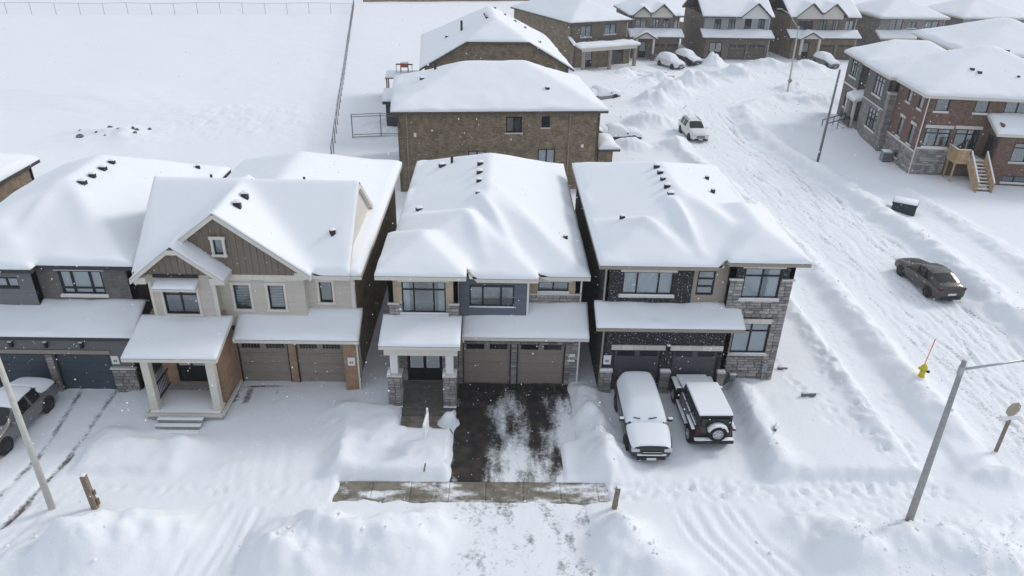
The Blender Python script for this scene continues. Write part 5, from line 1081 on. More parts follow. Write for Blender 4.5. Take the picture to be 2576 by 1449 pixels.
SUV = ([(2.44, .36, .62, .80, .70, .68, .58), (2.34, .28, .74, .95, .86, .84, .70), (1.55, .26, .93, 1.08, .95, .92, .76), (1.0, .26, 1.0, 1.12, .965, .93, .78), (.20, .26, 1.04, 1.63, .965, .92, .67),
        (.05, .26, 1.04, 1.66, .965, .92, .67), (-.85, .26, 1.06, 1.72, .965, .92, .66), (-.98, .26, 1.06, 1.72, .965, .92, .66), (-1.75, .26, 1.08, 1.69, .96, .91, .65), (-2.1, .26, 1.08, 1.64, .95, .90, .64), (-2.38, .30, 1.08, 1.12, .93, .88, .72), (-2.47, .38, .8, .9, .88, .84, .7)],
       ['nose', 'hood', 'hood', 'ws', 'pil', 'cab', 'pil', 'cab', 'pil', 'rw', 'tail'])
SEDAN = ([(2.40, .30, .58, .72, .80, .78, .62), (2.28, .22, .72, .86, .89, .87, .74), (1.5, .20, .86, .99, .93, .91, .79), (1.0, .20, .92, 1.05, .935, .91, .80), (.25, .20, .94, 1.42, .935, .89, .68),
          (0.08, .20, .94, 1.47, .935, .89, .69), (-.52, .20, .96, 1.52, .935, .89, .69), (-.62, .20, .96, 1.52, .935, .89, .69), (-1.2, .20, .98, 1.46, .93, .88, .67), (-1.95, .20, 1.0, 1.17, .92, .88, .73), (-2.3, .24, .99, 1.10, .90, .87, .72), (-2.42, .32, .78, .95, .86, .83, .68)],
         ['nose', 'hood', 'hood', 'ws', 'pil', 'cab', 'pil', 'cab', 'rw', 'trunk', 'tail'])
def ring(st):
    y, zb, zl, zt, ws, wb, wt = st; zm = zb+0.1+(zl-zb-0.1)*0.6
    h = [(0, zb), (ws*.88, zb), (ws, zb+.10), (ws, zm), (wb, zl), (wt, zt-.05), (wt*.72, zt), (0, zt+.02)]
    return [(x, y, z) for x, z in h], [(-x, y, z) for x, z in h[1:-1]][::-1]
def loft(root, spec, paint, glass='car_glass'):
    sts, kinds = spec; rg = []
    for s in sts:
        a, b = ring(s); rg.append(a+b)          # 14 points
    body, glasses = MB(), []
    names = {'ws': 'windshield', 'rw': 'rear_window'}
    gl = {'windshield': MB(), 'rear_window': MB()}
    for i, k in enumerate(kinds):
        for j in range(14):
            q = (rg[i][j], rg[i+1][j], rg[i+1][(j+1) % 14], rg[i][(j+1) % 14])
            top = j in (5, 6, 7, 8); side = j in (4, 9)
            if k in names and top: gl[names[k]].quad(*q)
            elif k == 'cab' and side: m = MB(); m.quad(*[(v[0]*1.004, v[1], v[2]-0.01) for v in q]); m.build('side_window', glass, root)
            else: body.quad(*q)
    body.poly(rg[0]); body.poly(rg[-1][::-1])
    o = body.build('body', paint, root, (0, 0, 0), 0, True)
    m = o.modifiers.new('round', 'SUBSURF'); m.levels = m.render_levels = 2
    for n, mb in gl.items():
        if mb.f: q = mb.build(n, glass, root, (0, 0, 0), 0, True); m = q.modifiers.new('round', 'SUBSURF'); m.levels = m.render_levels = 2
    return rg
def car_snow(root, spec, i0, i1, t, lo=5, name='snow_cover'):
    sts = spec[0]; up, dn = [], []
    for k in range(i0, i1+1):
        a, _ = ring(sts[k]); a = a[lo:]; edge = 0.35 if k in (i0, i1) else 1.0
        U = [(x*1.015, y, z+0.012+t*edge*(0.45 if n == 0 else 0.85 if n == 1 else 1.0)) for n, (x, y, z) in enumerate(a)]
        Dn = [(x, y, z-0.01) for x, y, z in a]
        up.append([(-x, y, z) for x, y, z in U[:-1]]+U[::-1]); dn.append([(-x, y, z) for x, y, z in Dn[:-1]]+Dn[::-1])
    mb = MB(); n = len(up[0])
    for k in range(len(up)-1):
        for j in range(n-1): mb.quad(up[k][j], up[k][j+1], up[k+1][j+1], up[k+1][j])
        for j in (0, n-1): mb.quad(up[k][j], up[k+1][j], dn[k+1][j], dn[k][j])
    for k in (0, len(up)-1):
        for j in range(n-1): mb.quad(up[k][j], dn[k][j], dn[k][j+1], up[k][j+1])
    o = mb.build(name, 'snow', root, (0, 0, 0), 0, True); m = o.modifiers.new('s', 'SUBSURF'); m.levels = m.render_levels = 1
    return o
def car(name, label, x, y, rz, spec, paint, group=None, track=0.86, wb=(1.5, -1.42), r=0.35, snow=None, buried=0.0, rim='rim', trimw='plastic_dark', cat='car', kind='suv', z=None):
    root = empty(name, (x, y, (ground_z(x, y) if z is None else z)-buried), rz); tag(root, label, cat, group)
    rg = loft(root, spec, paint); sts = spec[0]; ws = sts[3][4]
    for yy in wb:
        for s in (-1, 1):
            MB().lathe([(0.0, s*0.012), (r*1.2, s*0.012), (r*1.2, -s*0.05)], 'x', (s*(ws-0.002), yy, r*1.02), 20).build('wheel_arch', 'plastic_dark', root)
            wheel_parts(root, s*(ws-0.085), yy, r, 0.22, s, rim)
    f, b = sts[0], sts[-1]; yf, yb = sts[1][0], sts[-2][0]
    zf = (sts[1][2]+0.02); zr = sts[-2][2]
    for s in (-1, 1):
        MB().box(min(s*.50, s*.85), max(s*.50, s*.85), yf-.10, yf+.075, zf-.10, zf+.05).build('headlight', 'lamp_clear', root, (0, 0, 0), 0, False, 0.02)
        MB().box(min(s*.52, s*.88), max(s*.52, s*.88), yb-.075, yb+.10, zr-.16, zr-.0).build('taillight', 'lamp_red', root, (0, 0, 0), 0, False, 0.02)
        ym = sts[3][0]-0.25
        MB().box(min(s*(ws-.02), s*(ws+.20)), max(s*(ws-.02), s*(ws+.20)), ym-.07, ym+.05, sts[3][2]+.0, sts[3][2]+.15).build('mirror', paint, root, (0, 0, 0), 0, True, 0.03)
        for yy in ((0.0, -1.0) if kind == 'suv' else (-0.2, -1.0)): MB().box(s*ws-.012, s*ws+.012, yy-.12, yy+.10, sts[5][2]-.16, sts[5][2]-.13).build('door_handle', 'chrome', root)
    g = MB(); g.box(-.42, .42, f[0]-.06, f[0]+.03, f[1]+.16, f[3]-.06); g.build('grille', 'plastic_dark', root, (0, 0, 0), 0, False, 0.02)
    for k in range(2): MB().box(-.40, .40, f[0]+.03, f[0]+.045, f[1]+.22+.12*k, f[1]+.25+.12*k).build('grille_bar', 'chrome', root)
    MB().box(-.60, .60, f[0]-.16, f[0]+.05, f[1]-.08, f[1]+.10).build('front_bumper', trimw, root, (0, 0, 0), 0, True, 0.04); MB().box(-.66, .66, b[0]-.05, b[0]+.16, b[1]-.08, b[1]+.12).build('rear_bumper', trimw, root, (0, 0, 0), 0, True, 0.04)
    MB().box(-.26, .26, b[0]-.02, b[0]+.03, b[1]+.22, b[1]+.35).build('license_plate', 'plate', root); MB().box(-.2, .2, f[0]+.052, f[0]+.066, f[1]-.04, f[1]+.07).build('license_plate', 'plate', root)
    if kind == 'suv' and not (snow and len(snow) > 1):
        for s in (-1, 1): MB().tube((s*.58, .1, sts[5][3]+.06), (s*.57, -1.8, sts[8][3]+.05), .02).build('roof_rail', 'plastic_dark', root)
    for sn in (snow or []): car_snow(root, spec, *sn)
    return root
SH = [(max(0, 0), 3, 0.07)]
c = car('parked_suv', 'snow-covered black sport utility vehicle facing the street on the right driveway', 6.72, 26.25, math.pi, SUV, 'paint_black', 'vehicles on the corner house driveway', snow=[(1, 3, 0.09, 4), (3, 9, 0.09, 4), (9, 11, 0.06, 5)])
for s in (-1, 1):
    MB().tube((s*0.30, 0.93, 1.26), (s*0.58, 0.86, 1.28), 0.022).build('wiper', 'plastic_dark', c) if s == 1 else MB().tube((-0.06, 0.93, 1.26), (-0.42, 0.86, 1.28), 0.022).build('wiper', 'plastic_dark', c)
    MB().box(min(s*.97, s*1.16), max(s*.97, s*1.16), .70, .84, 1.15, 1.21).build('mirror_snow', 'snow', c, (0, 0, 0), 0, True, 0.02)
MB().box(-.62, .62, 2.36, 2.50, .52, .60).build('bumper_trim', 'paint_white', c, (0, 0, 0), 0, True, 0.03)
car('sedan', 'dark brown sedan driving up the snowy side street', 27.42, 40.95, R_(5), SEDAN, 'paint_brown', wb=(1.42, -1.45), r=0.33, kind='sedan', snow=None)
car('driving_suv', 'white sport utility vehicle driving towards the camera on the side street', 20.2, 73.6, R_(184), SUV, 'paint_white', snow=[(6, 8, 0.03, 6)])
car('parked_car', 'silver car with snowy roof parked before the slate-blue garage doors', -20.95, 25.75, R_(176), SEDAN, 'paint_silver', wb=(1.42, -1.45), r=0.34, kind='sedan', snow=[(4, 8, 0.09, 5), (8, 11, 0.10, 4), (1, 3, 0.03, 6)])
car('parked_suv', 'snow-buried white sport utility vehicle, nearer of two before the taupe house', 25.2, 109.0, R_(206), SUV, 'paint_white', 'snowed-in cars at the top of the street', snow=[(0, 3, 0.14, 4), (3, 9, 0.16, 4), (9, 11, 0.1, 4)])
car('parked_suv', 'snow-buried dark sport utility vehicle, farther of two before the taupe house', 28.3, 111.6, R_(203), SUV, 'paint_black', 'snowed-in cars at the top of the street', snow=[(0, 3, 0.14, 4), (3, 9, 0.16, 4), (9, 11, 0.1, 4)])
car('parked_suv', 'snow-capped silver vehicle before the dark brown house with gabled porch', 49.2, 112.2, R_(192), SUV, 'paint_silver', 'snowed-in cars at the top of the street', snow=[(0, 3, 0.14, 4), (3, 9, 0.16, 4), (9, 11, 0.1, 4)])
car('parked_car', 'car under thick snow poking out beside the brown brick side wall', 12.2, 72.2, R_(-80), SEDAN, 'paint_black', wb=(1.42, -1.45), kind='sedan', buried=0.3, snow=[(0, 3, 0.22, 3), (3, 8, 0.24, 3), (8, 11, 0.22, 3)])
car('parked_car', 'car under thick snow beyond the brown brick roof, before the clipped-gable house', 12.6, 88.6, R_(-60), SEDAN, 'paint_silver', wb=(1.42, -1.45), kind='sedan', buried=0.3, snow=[(0, 3, 0.22, 3), (3, 8, 0.24, 3), (8, 11, 0.22, 3)])

# ---- boxy off-roader with the spare wheel on its tail
j = empty('off_road_vehicle', (9.52, 26.85, ground_z(9.5, 26.85)), R_(1)); tag(j, 'boxy black off-road vehicle with spare wheel on its snowy tail', 'car', 'vehicles on the corner house driveway')
def jbox(n, m, *b, bev=0.03, sm=False): return MB().box(*b).build(n, m, j, (0, 0, 0), 0, sm, bev)
def jyz(n, m, pts, x0, x1, bev=0.0):
    mb = MB(); k = len(pts); mb.v += [(x0, *p) for p in pts]+[(x1, *p) for p in pts]; mb.f.append(tuple(range(k))); mb.f.append(tuple(range(2*k-1, k-1, -1)))
    for a in range(k): b = (a+1) % k; mb.f.append((a, b, k+b, k+a))
    return mb.build(n, m, j, (0, 0, 0), 0, False, bev)
jbox('body', 'paint_black', -.80, .80, -1.95, .85, .48, 1.16); jyz('hood', 'paint_black', [(.851, .62), (2.1, .62), (2.12, 1.05), (.851, 1.18)], -.72, .72, 0.03); jbox('grille', 'plastic_dark', -.66, .66, 2.125, 2.16, .66, 1.02)
for s in (-1, 1):
    a = lambda x, y: (min(s*x, s*y), max(s*x, s*y))
    jbox('fender', 'plastic_dark', *a(.66, .97), .92, 2.02, .92, 1.0); jbox('fender', 'plastic_dark', *a(.81, .97), -1.95, -.92, .95, 1.03); jbox('side_step', 'plastic_dark', *a(.78, .96), -.9, .9, .42, .50)
    jbox('fender_snow', 'snow', *a(.67, .96), .94, 2.0, 1.002, 1.09, bev=0.03, sm=True); jbox('fender_snow', 'snow', *a(.815, .965), -1.93, -.94, 1.032, 1.10, bev=0.025, sm=True); jbox('step_snow', 'snow', *a(.80, .95), -.88, .88, .502, .57, bev=0.02, sm=True)
    jbox('taillight', 'lamp_red', *a(.62, .80), -2.0, -1.952, .85, 1.10, bev=0.01); jbox('mirror', 'plastic_dark', *a(.84, 1.04), .55, .68, 1.2, 1.4); jbox('mirror_snow', 'snow', *a(.85, 1.04), .55, .68, 1.402, 1.46, bev=0.02, sm=True)
    for ya, yb in ((-1.80, -.95), (-.85, -.15), (-.05, .55)):
        MB().poly([(s*.765, ya, 1.22), (s*.765, yb, 1.22), (s*.715, yb-.03, 1.66), (s*.715, ya+.03, 1.66)]).build('side_window', 'car_glass', j)
        jbox('sill_snow', 'snow', *a(.755, .81), ya, yb, 1.162, 1.205, bev=0.012, sm=True)
    for yy in (1.47, -1.43): wheel_parts(j, s*.80, yy, .41, .27, s, 'rim')
jyz('hard_top', 'plastic_dark', [(-1.94, 1.165), (.75, 1.165), (.48, 1.72), (-1.90, 1.74)], -.74, .74, 0.02); jyz('windshield', 'car_glass', [(.775, 1.20), (.785, 1.20), (.535, 1.68), (.525, 1.68)], -.66, .66)
jbox('rear_window', 'car_glass', -.60, .60, -1.975, -1.945, 1.24, 1.62, bev=0.0); jbox('rear_bumper', 'plastic_dark', -.86, .86, -2.22, -1.96, .46, .62); jbox('bumper_snow', 'snow', -.85, .85, -2.2, -2.0, .622, .69, bev=0.025, sm=True); jbox('front_bumper', 'plastic_dark', -.86, .86, 2.18, 2.38, .5, .66); jbox('license_plate', 'plate', -.72, -.46, -2.235, -2.222, .66, .80, bev=0)
sp = wheel_parts(j, 0, -2.12, .40, .25, 1, 'rim'); sp.location = (0.10, -2.12, 1.0); sp.rotation_euler = (0, 0, R_(-90)); sp.name = 'spare_wheel'
arc = MB()
for k in range(10):
    t0, t1 = math.pi*(0.10+0.8*k/10), math.pi*(0.10+0.8*(k+1)/10)
    for r0, r1, yA in ((.40, .47, 0),):
        p = [(.10+math.cos(t)*r, 1.0+math.sin(t)*r) for t, r in ((t0, r0), (t1, r0), (t1, r1), (t0, r1))]
        i = len(arc.v); arc.v += [(x, -2.25, z) for x, z in p]+[(x, -1.99, z) for x, z in p]
        for f in ((0,1,2,3), (7,6,5,4), (0,4,5,1), (1,5,6,2), (2,6,7,3), (3,7,4,0)): arc.f.append(tuple(i+z for z in f))
arc.build('wheel_snow', 'snow', j, (0, 0, 0), 0, True)
jyz('roof_snow', 'snow', [(-1.93, 1.742), (.52, 1.725), (.50, 1.80), (.2, 1.84), (-1.6, 1.86), (-1.92, 1.82)], -.73, .73, 0.03); jyz('hood_snow', 'snow', [(.80, 1.185), (2.10, 1.06), (2.08, 1.14), (1.4, 1.24), (.82, 1.29)], -.71, .71, 0.03); jyz('windshield_snow', 'snow', [(.79, 1.21), (.80, 1.30), (.56, 1.74), (.54, 1.69)], -.67, .67, 0.01)
# ================================================================ street furniture, fences, small things
def lamp(name, label, x, y, h, base_r, top_r, m, arm=None, tilt=(0, 0), n=10, group='street lamps'):
    z = ground_z(x, y); o = empty(name, (x, y, z)); tag(o, label, 'street lamp', group)
    MB().tube((0, 0, -0.3), (tilt[0], tilt[1], h), base_r, top_r, n).build('pole', m, o, (0, 0, 0), 0, True)
    if arm:
        (ax, ay, az), za = arm; p = Vector((tilt[0], tilt[1], za)); q = Vector((ax, ay, az)); mid = p.lerp(q, 0.6)+Vector((0, 0, 0.12*(q-p).length if az > za else 0.08))
        MB().tube(p, mid, 0.045, 0.04).tube(mid, q, 0.04, 0.035).build('arm', 'galvanized', o, (0, 0, 0), 0, True); d = (q-mid).normalized(); d.z = 0; d.normalize()
        b = MB(); e = q+d*0.6; s_ = Vector((-d.y, d.x, 0))*0.13
        b.poly([tuple(q-s_*0.6), tuple(e-s_), tuple(e+s_), tuple(q+s_*0.6)]); b.poly([tuple(q-s_*0.5+Vector((0,0,.1))), tuple(q+s_*0.5+Vector((0,0,.1))), tuple(e+s_*0.8+Vector((0,0,.07))), tuple(e-s_*0.8+Vector((0,0,.07)))])
        for u, v in (((q-s_*.6), (q-s_*.5)), ): pass
        P = [q-s_*0.6, e-s_, e+s_, q+s_*0.6]; T = [q-s_*0.5+Vector((0,0,.1)), e-s_*0.8+Vector((0,0,.07)), e+s_*0.8+Vector((0,0,.07)), q+s_*0.5+Vector((0,0,.1))]
        for k in range(4): l = (k+1) % 4; b.quad(tuple(P[k]), tuple(P[l]), tuple(T[l]), tuple(T[k]))
        b.build('luminaire', 'galvanized', o)
        MB().tube((tilt[0], tilt[1], za-0.18), (tilt[0], tilt[1], za+0.14), top_r*1.25).build('arm_bracket', 'galvanized', o)
    return o
lamp('street_lamp', 'tall grey concrete street lamp on the right with an arm leaving the picture', 16.23, 20.72, 7.35, 0.15, 0.085, 'concrete_pole', ((2.9, -0.25, 7.25), 7.0), (-0.12, 0.05))
lamp('street_lamp', 'pale cream street lamp post crossing the lower left corner', -16.57, 20.98, 8.6, 0.13, 0.085, 'pole_cream', ((-2.2, -0.8, 9.0), 8.3), (-0.05, 0.0))
l3 = lamp('street_lamp', 'grey street lamp with curved arm at the bend of the road', 36.05, 91.25, 7.9, 0.12, 0.075, 'pole_cream', ((-2.6, 0.0, 9.7), 7.6), (-0.2, 0))
MB().poly([(-.32, -.14, 1.5), (0, -.14, 1.18), (.32, -.14, 1.5), (0, -.14, 1.82)]).poly([(-.32, -.11, 1.5), (0, -.11, 1.82), (.32, -.11, 1.5), (0, -.11, 1.18)]).build('sign_plate', 'sign_back', l3)
lamp('street_lamp', 'bare grey steel post beside the red-brown brick house', 29.82, 65.16, 8.3, 0.12, 0.09, 'steel_post', None, (0.15, 0))

# stop sign seen from behind, with two street-name blades and a round-backed plate
o = empty('stop_sign', (22.27, 24.98, ground_z(22.27, 24.98))); tag(o, 'octagonal road sign seen from behind on a wooden post with street-name blades', 'road sign')
MB().box(-.06, .06, -.06, .06, -.3, 1.75).build('post', 'weathered_wood', o, (0, 0, 0), 0, False, 0.01)
MB().prism([(0.36*math.cos(math.pi/8+k*math.pi/4), 2.28+0.36*math.sin(math.pi/8+k*math.pi/4)) for k in range(8)], -.02, .02).build('sign_plate', 'sign_back', o, (0, 0, 0), R_(12)); MB().box(-.05, .05, .022, .06, 1.7, 2.5).build('plate_brace', 'weathered_wood', o)
b = MB().box(-.42, .42, -.015, .015, 1.72, 1.90).build('name_blade', 'sign_white', o, (0, -0.02, 0), R_(8)); MB().box(-.42, .42, -.03, .03, 1.902, 1.95).build('blade_snow', 'snow', b, (0, 0, 0), 0, True, 0.015)
b = MB().box(-.42, .42, -.015, .015, 1.48, 1.66).build('name_blade', 'sign_white', o, (0.05, 0.02, 0), R_(-62)); MB().box(-.42, .42, -.03, .03, 1.662, 1.70).build('blade_snow', 'snow', b, (0, 0, 0), 0, True, 0.012)

o = empty('fire_hydrant', (21.19, 29.74, ground_z(21.19, 29.74)-0.05)); tag(o, 'yellow fire hydrant with an orange marker rod by the side street', 'hydrant')
MB().lathe([(0, -.2), (.16, -.2), (.16, .1), (.13, .12), (.13, .5), (.17, .52), (.17, .58), (.12, .68), (.05, .74), (.05, .8), (0, .8)], 'z', (0, 0, 0), 14).build('barrel', 'hydrant_yellow', o, (0, 0, 0), 0, True)
for a in (0, 120, 240): MB().lathe([(0, .28), (.075, .28), (.075, .2), (.05, .18), (.05, .0)], 'x', (0, 0, .38), 10).build('outlet', 'hydrant_yellow' if a else 'black_metal', o, (0, 0, 0), R_(a-20), True)
MB().tube((.02, .1, .5), (.12, .1, 1.95), .022, .02).build('marker_rod', 'marker_orange', o); MB().tube((.108, .1, 1.7), (.135, .1, 2.15), .028).build('marker_tip', 'marker_orange', o)

o = empty('utility_box', (32.1, 53.4, ground_z(32.1, 53.4)-0.05), R_(-32)); tag(o, 'dark green utility box with a snow cap beside the street', 'utility box')
MB().box(-.85, .85, -.6, .6, 0, .78).build('cabinet', 'utility_green', o, (0, 0, 0), 0, False, 0.03); MB().box(-.9, .9, -.66, .66, .782, .86).build('lid', 'utility_green', o, (0, 0, 0), 0, False, 0.02)
for x in (-.43, .43): MB().box(x-.38, x+.38, -.622, -.602, .08, .72).build('door', 'utility_green', o, (0, 0, 0), 0, False, 0.008)
MB().box(-.86, .86, -.62, .62, .862, 1.02).build('snow_cap', 'snow', o, (0, 0, 0), 0, True, 0.06)

def timber(label, x, y, h, lean, w):
    o = empty('timber_post', (x, y, ground_z(x, y))); tag(o, label, 'post', 'weathered posts along the pavement')
    mb = MB(); i = 0; lx, ly = lean
    mb.v += [(-w, -w, -.3), (w, -w, -.3), (w, w, -.3), (-w, w, -.3), (lx-w*.9, ly-w*.9, h), (lx+w*.9, ly-w*.9, h*.97), (lx+w*.9, ly+w*.9, h*1.02), (lx-w*.9, ly+w*.9, h*1.04)]
    for q in ((0,3,2,1),(4,5,6,7),(0,1,5,4),(1,2,6,5),(2,3,7,6),(3,0,4,7)): mb.f.append(q)
    mb.build('post', 'weathered_wood', o, (0, 0, 0), 0, False, 0.012); MB().box(lx-w*.8, lx+w*.8, ly-w*.8, ly+w*.8, h*1.02, h*1.02+.06).build('snow_cap', 'snow', o, (0, 0, 0), 0, True, .02)
    MB().box(w*1.0, w*1.7, -w*.4, w*.4, h*.1, h*.28).build('splinter', 'weathered_wood', o, (0, 0, 0), .3); MB().box(w*.9, w*1.4, -w*.5, w*.3, h*.42, h*.54).build('splinter', 'weathered_wood', o, (0, 0, 0), .5)
timber('weathered timber post standing beside the cream lamp post', -14.94, 21.0, 1.55, (-.10, 0), 0.11)
timber('short weathered timber post at the right end of the cleared pavement', 4.80, 21.2, 1.0, (.10, .05), 0.09)

o = empty('yard_sign', (-2.74, 24.6, ground_z(-2.74, 24.6))); tag(o, 'white yard sign seen edge-on in the snow before the stone porch', 'sign')
MB().box(-.05, .05, -.45, .45, .45, 1.15).build('sign_board', 'sign_white', o, (0, 0, 0), R_(-5), False, .01); MB().box(-.04, .04, .36, .44, -.3, 1.45).build('post', 'sign_white', o, (0, 0, 0), R_(-5)); MB().box(-.06, .06, -.46, .46, 1.152, 1.2).build('snow_cap', 'snow', o, (0, 0, 0), R_(-5), True, .02)
o = MB().tube((0, 0, -.2), (.10, .04, .42), .035, .03).build('marker_stake', 'weathered_wood', None, (-2.75, 23.05, ground_z(-2.75, 23.05))); tag(o, 'short grey stake poking out of the snow at the yard corner', 'stake')
for x, y, a, l, lb in ((12.55, 25.6, 60, .5, 'dark board end sticking out of the snow right of the off-road vehicle'), (15.0, 28.2, 5, .7, 'flat dark board lying in the snow beside the stone bay'), (14.6, 30.6, 2, .5, 'short board end in the snow along the stone house wall')):
    o = MB().box(-l/2, l/2, -.06, .06, -.05, .14).build('board_end', 'steel_post', None, (x, y, ground_z(x, y)), R_(a), False, .01); tag(o, lb, 'board'); MB().box(-l/2, l/2, -.07, .05, .142, .2).build('snow_cap', 'snow', o, (0, 0, 0), 0, True, .02)
o = empty('air_conditioner', (37.6, 67.9, ground_z(37.6, 67.9)), R_(-6)); tag(o, 'grey air conditioning unit against the stone wall of the red-brown house', 'air conditioner')
o.location = (36.75, 66.4, 0.0); MB().box(-.42, .42, -.42, .42, 0, .95).build('case', 'ac_grey', o, (0, 0, 0), 0, False, .04)
for k in range(6): MB().box(-.43, .43, -.432, -.421, .12+.13*k, .17+.13*k).build('louvre', 'plastic_dark', o)
MB().box(-.4, .4, -.4, .4, .952, 1.1).build('snow_cap', 'snow', o, (0, 0, 0), 0, True, .06)
o = empty('barbecue', (-11.0, 87.6, 2.9)); o.location = (-10.6, 86.9, 3.12); tag(o, 'orange-red barbecue with side shelves behind the clipped-gable house', 'barbecue')
MB().box(-.45, .45, -.3, .3, .5, .95).build('firebox', 'grill_orange', o, (0, 0, 0), 0, False, .06)
for s in (-1, 1):
    MB().box(min(s*.48, s*.95), max(s*.48, s*.95), -.28, .28, .78, .84).build('side_shelf', 'black_metal', o)
    for y in (-.25, .25): MB().tube((s*.42, y, -.1), (s*.42, y, .5), .03).build('leg', 'black_metal', o)
    MB().tube((s*.9, -.2, -.1), (s*.9, -.2, .78), .03).build('leg', 'black_metal', o)
MB().box(-.46, .46, -.31, .31, .952, 1.05).build('snow_cap', 'snow', o, (0, 0, 0), 0, True, .04)

# rubble showing through the snow in the field
rk = [(-38.9, 68.2, .55), (-37.2, 70.6, .40), (-36.0, 69.8, .32), (-34.6, 70.4, .35), (-37.9, 69.3, .28), (-33.9, 71.6, .3), (-39.6, 69.6, .3), (-35.3, 71.2, .28), (-36.7, 68.4, .26), (-34.2, 69.2, .3)]
words = ['largest dark boulder at the left of the field rubble heap', 'dark boulder at the top of the field rubble heap', 'dark rock at the middle of the field rubble heap', 'dark rock right of the middle of the rubble heap', 'small rock just right of the largest boulder', 'rock at the far right end of the rubble heap', 'small rock left of the largest boulder', 'small rock behind the right half of the rubble heap', 'small rock at the front of the rubble heap', 'small rock at the front right of the rubble heap']
for (x, y, s), wd in zip(rk, words):
    bm = bmesh.new(); bmesh.ops.create_icosphere(bm, subdivisions=2, radius=s*0.62)
    for v in bm.verts: v.co *= random.uniform(.72, 1.2); v.co.z *= .8
    me = bpy.data.meshes.new('boulder'); bm.to_mesh(me); bm.free(); o = link('boulder', me, 'rock', None, (x, y, ground_z(x, y)+s*.02), random.uniform(0, 3)); tag(o, wd, 'rock', 'rubble in the field')

def chain_fence(name, label, a, b, n, h, m='chain_mesh', pr=.045, rails=(1.0,), postm='steel_post'):
    o = empty(name, (a[0], a[1], 0)); tag(o, label, 'fence')
    pts = [(a[0]+(b[0]-a[0])*k/n, a[1]+(b[1]-a[1])*k/n) for k in range(n+1)]; zz = [ground_z(*p) for p in pts]
    L = [(p[0]-a[0], p[1]-a[1]) for p in pts]
    for (x, y), z in zip(L, zz): MB().tube((x, y, z-.3), (x, y, z+h), pr, n=6).build('fence_post', postm, o)
    for k in range(n):
        (x0, y0), (x1, y1) = L[k], L[k+1]
        for r in rails: MB().tube((x0, y0, zz[k]+h*r), (x1, y1, zz[k+1]+h*r), pr*.7, n=5).build('rail', postm, o)
        MB().quad((x0, y0, zz[k]+.02), (x1, y1, zz[k+1]+.02), (x1, y1, zz[k+1]+h), (x0, y0, zz[k]+h)).build('wire_mesh', m, o)
chain_fence('chain_link_fence', 'chain-link fence across the far edge of the open field', (-118, 138.8), (-28.6, 154.2), 22, 2.0, pr=.05, postm='galvanized')
chain_fence('chain_link_fence', 'chain-link fence running away between the field and the back gardens', (-14.3, 62.5), (-30.3, 166), 34, 1.6, 'chain_mesh_dense', .05)
chain_fence('chain_link_fence', 'short tall wire fence panel beside the brown brick side wall', (-13.8, 70), (-8.4, 70.7), 2, 2.3, pr=.05, rails=(1.0, .9, .04, .14))
def board_fence(label, a, b, n, h):
    o = empty('board_fence', (a[0], a[1], 0)); tag(o, label, 'fence')
    for k in range(n):
        x0, y0 = (b[0]-a[0])*k/n, (b[1]-a[1])*k/n; L = math.hypot(b[0]-a[0], b[1]-a[1])/n; rz = math.atan2(b[1]-a[1], b[0]-a[0])
        mb = MB()
        for q in range(12): mb.box(L*q/12+.01, L*(q+1)/12-.01, -.02+.006*(q % 2), .02, 0, h+random.uniform(-.03, .03))
        mb.build('fence_panel', 'fence_wood', o, (x0, y0, 0), rz); MB().box(-.06, .06, -.06, .06, -.2, h+.1).build('fence_post', 'fence_wood', o, (x0, y0, 0), rz)
board_fence('brown board fence closing the back gardens at the top of the picture', (-29.5, 173), (12, 184), 16, 2.2)
board_fence('brown board fence seen between two houses at the top of the picture', (26, 137), (44, 139), 8, 2.4)

# falling snow: far too many flakes to count
rng = np.random.RandomState(11); vs, fs = [], []
n = 0
while n < 20000:
    y = rng.uniform(9, 95); x = rng.uniform(-0.80*y-3, 0.86*y+5); z = rng.uniform(0.6, 19.5)
    if math.sqrt(x*x+y*y+(z-21)**2) < 11 or z < 0.9: continue
    r = rng.uniform(.006, .016); i = len(vs)
    vs += [(x+r, y, z), (x-r, y, z), (x, y+r, z), (x, y-r, z), (x, y, z+r*1.3), (x, y, z-r*1.3)]
    fs += [(i, i+2, i+4), (i+2, i+1, i+4), (i+1, i+3, i+4), (i+3, i, i+4), (i+2, i, i+5), (i+1, i+2, i+5), (i+3, i+1, i+5), (i, i+3, i+5)]; n += 1
me = bpy.data.meshes.new('falling_snow'); me.from_pydata(vs, [], fs); o = link('falling_snow', me, 'snow'); tag(o, 'light snowflakes drifting through the air', None, kind='stuff')

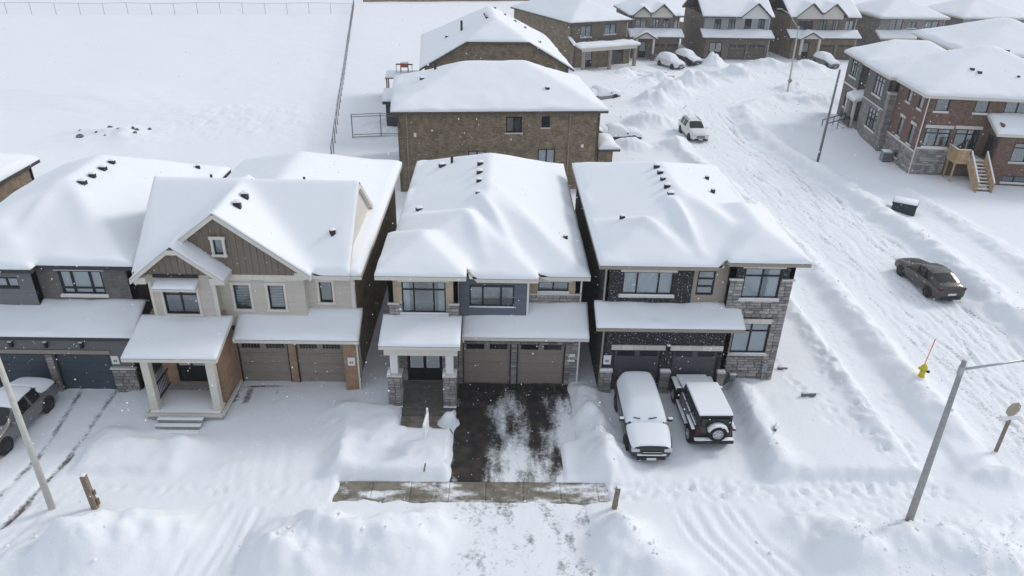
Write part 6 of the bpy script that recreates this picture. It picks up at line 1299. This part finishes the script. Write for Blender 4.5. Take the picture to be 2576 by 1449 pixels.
# lumps of broken snow along the shovelled edges and plough banks
vs, fs = [], []
ico = bmesh.new(); bmesh.ops.create_icosphere(ico, subdivisions=1, radius=1.0); IV = [v.co.copy() for v in ico.verts]; IF = [tuple(v.index for v in f.verts) for f in ico.faces]; ico.free()
def clods(a, b, n, spread, s0, s1):
    for k in range(int(n*0.45)):
        t = rng.rand(); x = a[0]+(b[0]-a[0])*t+rng.normal(0, spread); y = a[1]+(b[1]-a[1])*t+rng.normal(0, spread); r = 0.7*(s0+(s1-s0)*rng.rand()**4); z = ground_z(x, y)
        if z < -0.05: continue
        i = len(vs); sx, sy, sz = rng.uniform(.7, 1.4, 3)
        vs.extend((x+v.x*r*sx*rng.uniform(.75, 1.2), y+v.y*r*sy*rng.uniform(.75, 1.2), z+v.z*r*sz*.7) for v in IV); fs.extend(tuple(i+q for q in f) for f in IF)
for a, b, n, sp, s0, s1 in (((3.9, 28.6), (4.7, 23.2), 260, .35, .03, .12), ((-1.9, 23.0), (-1.9, 25.8), 60, .12, .02, .07), ((-6.2, 22.95), (-1.8, 22.95), 90, .15, .02, .08), ((-6.5, 21.3), (4.8, 21.3), 160, .25, .02, .09),
                            ((12.0, 28.5), (12.2, 23.4), 110, .25, .02, .09), ((-17, 19.6), (-13, 18.6), 110, .7, .03, .13), ((-9, 19.4), (-2.5, 18.9), 170, .7, .03, .13), ((4.2, 20), (5.8, 18.6), 150, .5, .03, .14), ((11.5, 19.2), (20, 18.8), 420, .8, .03, .13),
                            ((30.2, 24), (30.2, 60), 420, .6, .04, .16), ((20.9, 27), (20.6, 58), 300, .5, .03, .13), ((21, 17.5), (24, 20.5), 140, .6, .03, .12), ((16, 92), (30, 106), 240, 2.5, .06, .25), ((30, 106), (52, 105), 240, 2.2, .06, .25), ((28, 84), (44, 92), 160, 1.4, .06, .22), ((15, 76), (17, 90), 160, 1.6, .06, .22)):
    clods(a, b, n, sp, s0, s1)
me = bpy.data.meshes.new('snow_clods'); me.from_pydata(vs, [], fs); o = link('snow_clods', me, 'snow', None, (0, 0, 0), 0, True); tag(o, 'broken lumps of snow along the shovelled edges and plough banks', None, kind='stuff')

# thin snow haze in the air
hz = MB().box(-320, 360, -80, 760, -1.6, 24.0).build('haze', None); tag(hz, 'thin veil of falling snow in the air', None, kind='stuff')
m = bpy.data.materials.new('haze_air'); m.use_nodes = True; n_ = m.node_tree; n_.nodes.clear()
pv = n_.nodes.new('ShaderNodeVolumePrincipled'); pv.inputs['Color'].default_value = (0.92, 0.95, 1.0, 1); pv.inputs['Density'].default_value = 0.0006; pv.inputs['Anisotropy'].default_value = 0.0
om = n_.nodes.new('ShaderNodeOutputMaterial'); n_.links.new(pv.outputs[0], om.inputs['Volume']); hz.data.materials.append(m)
scene.cycles.volume_bounces = 0
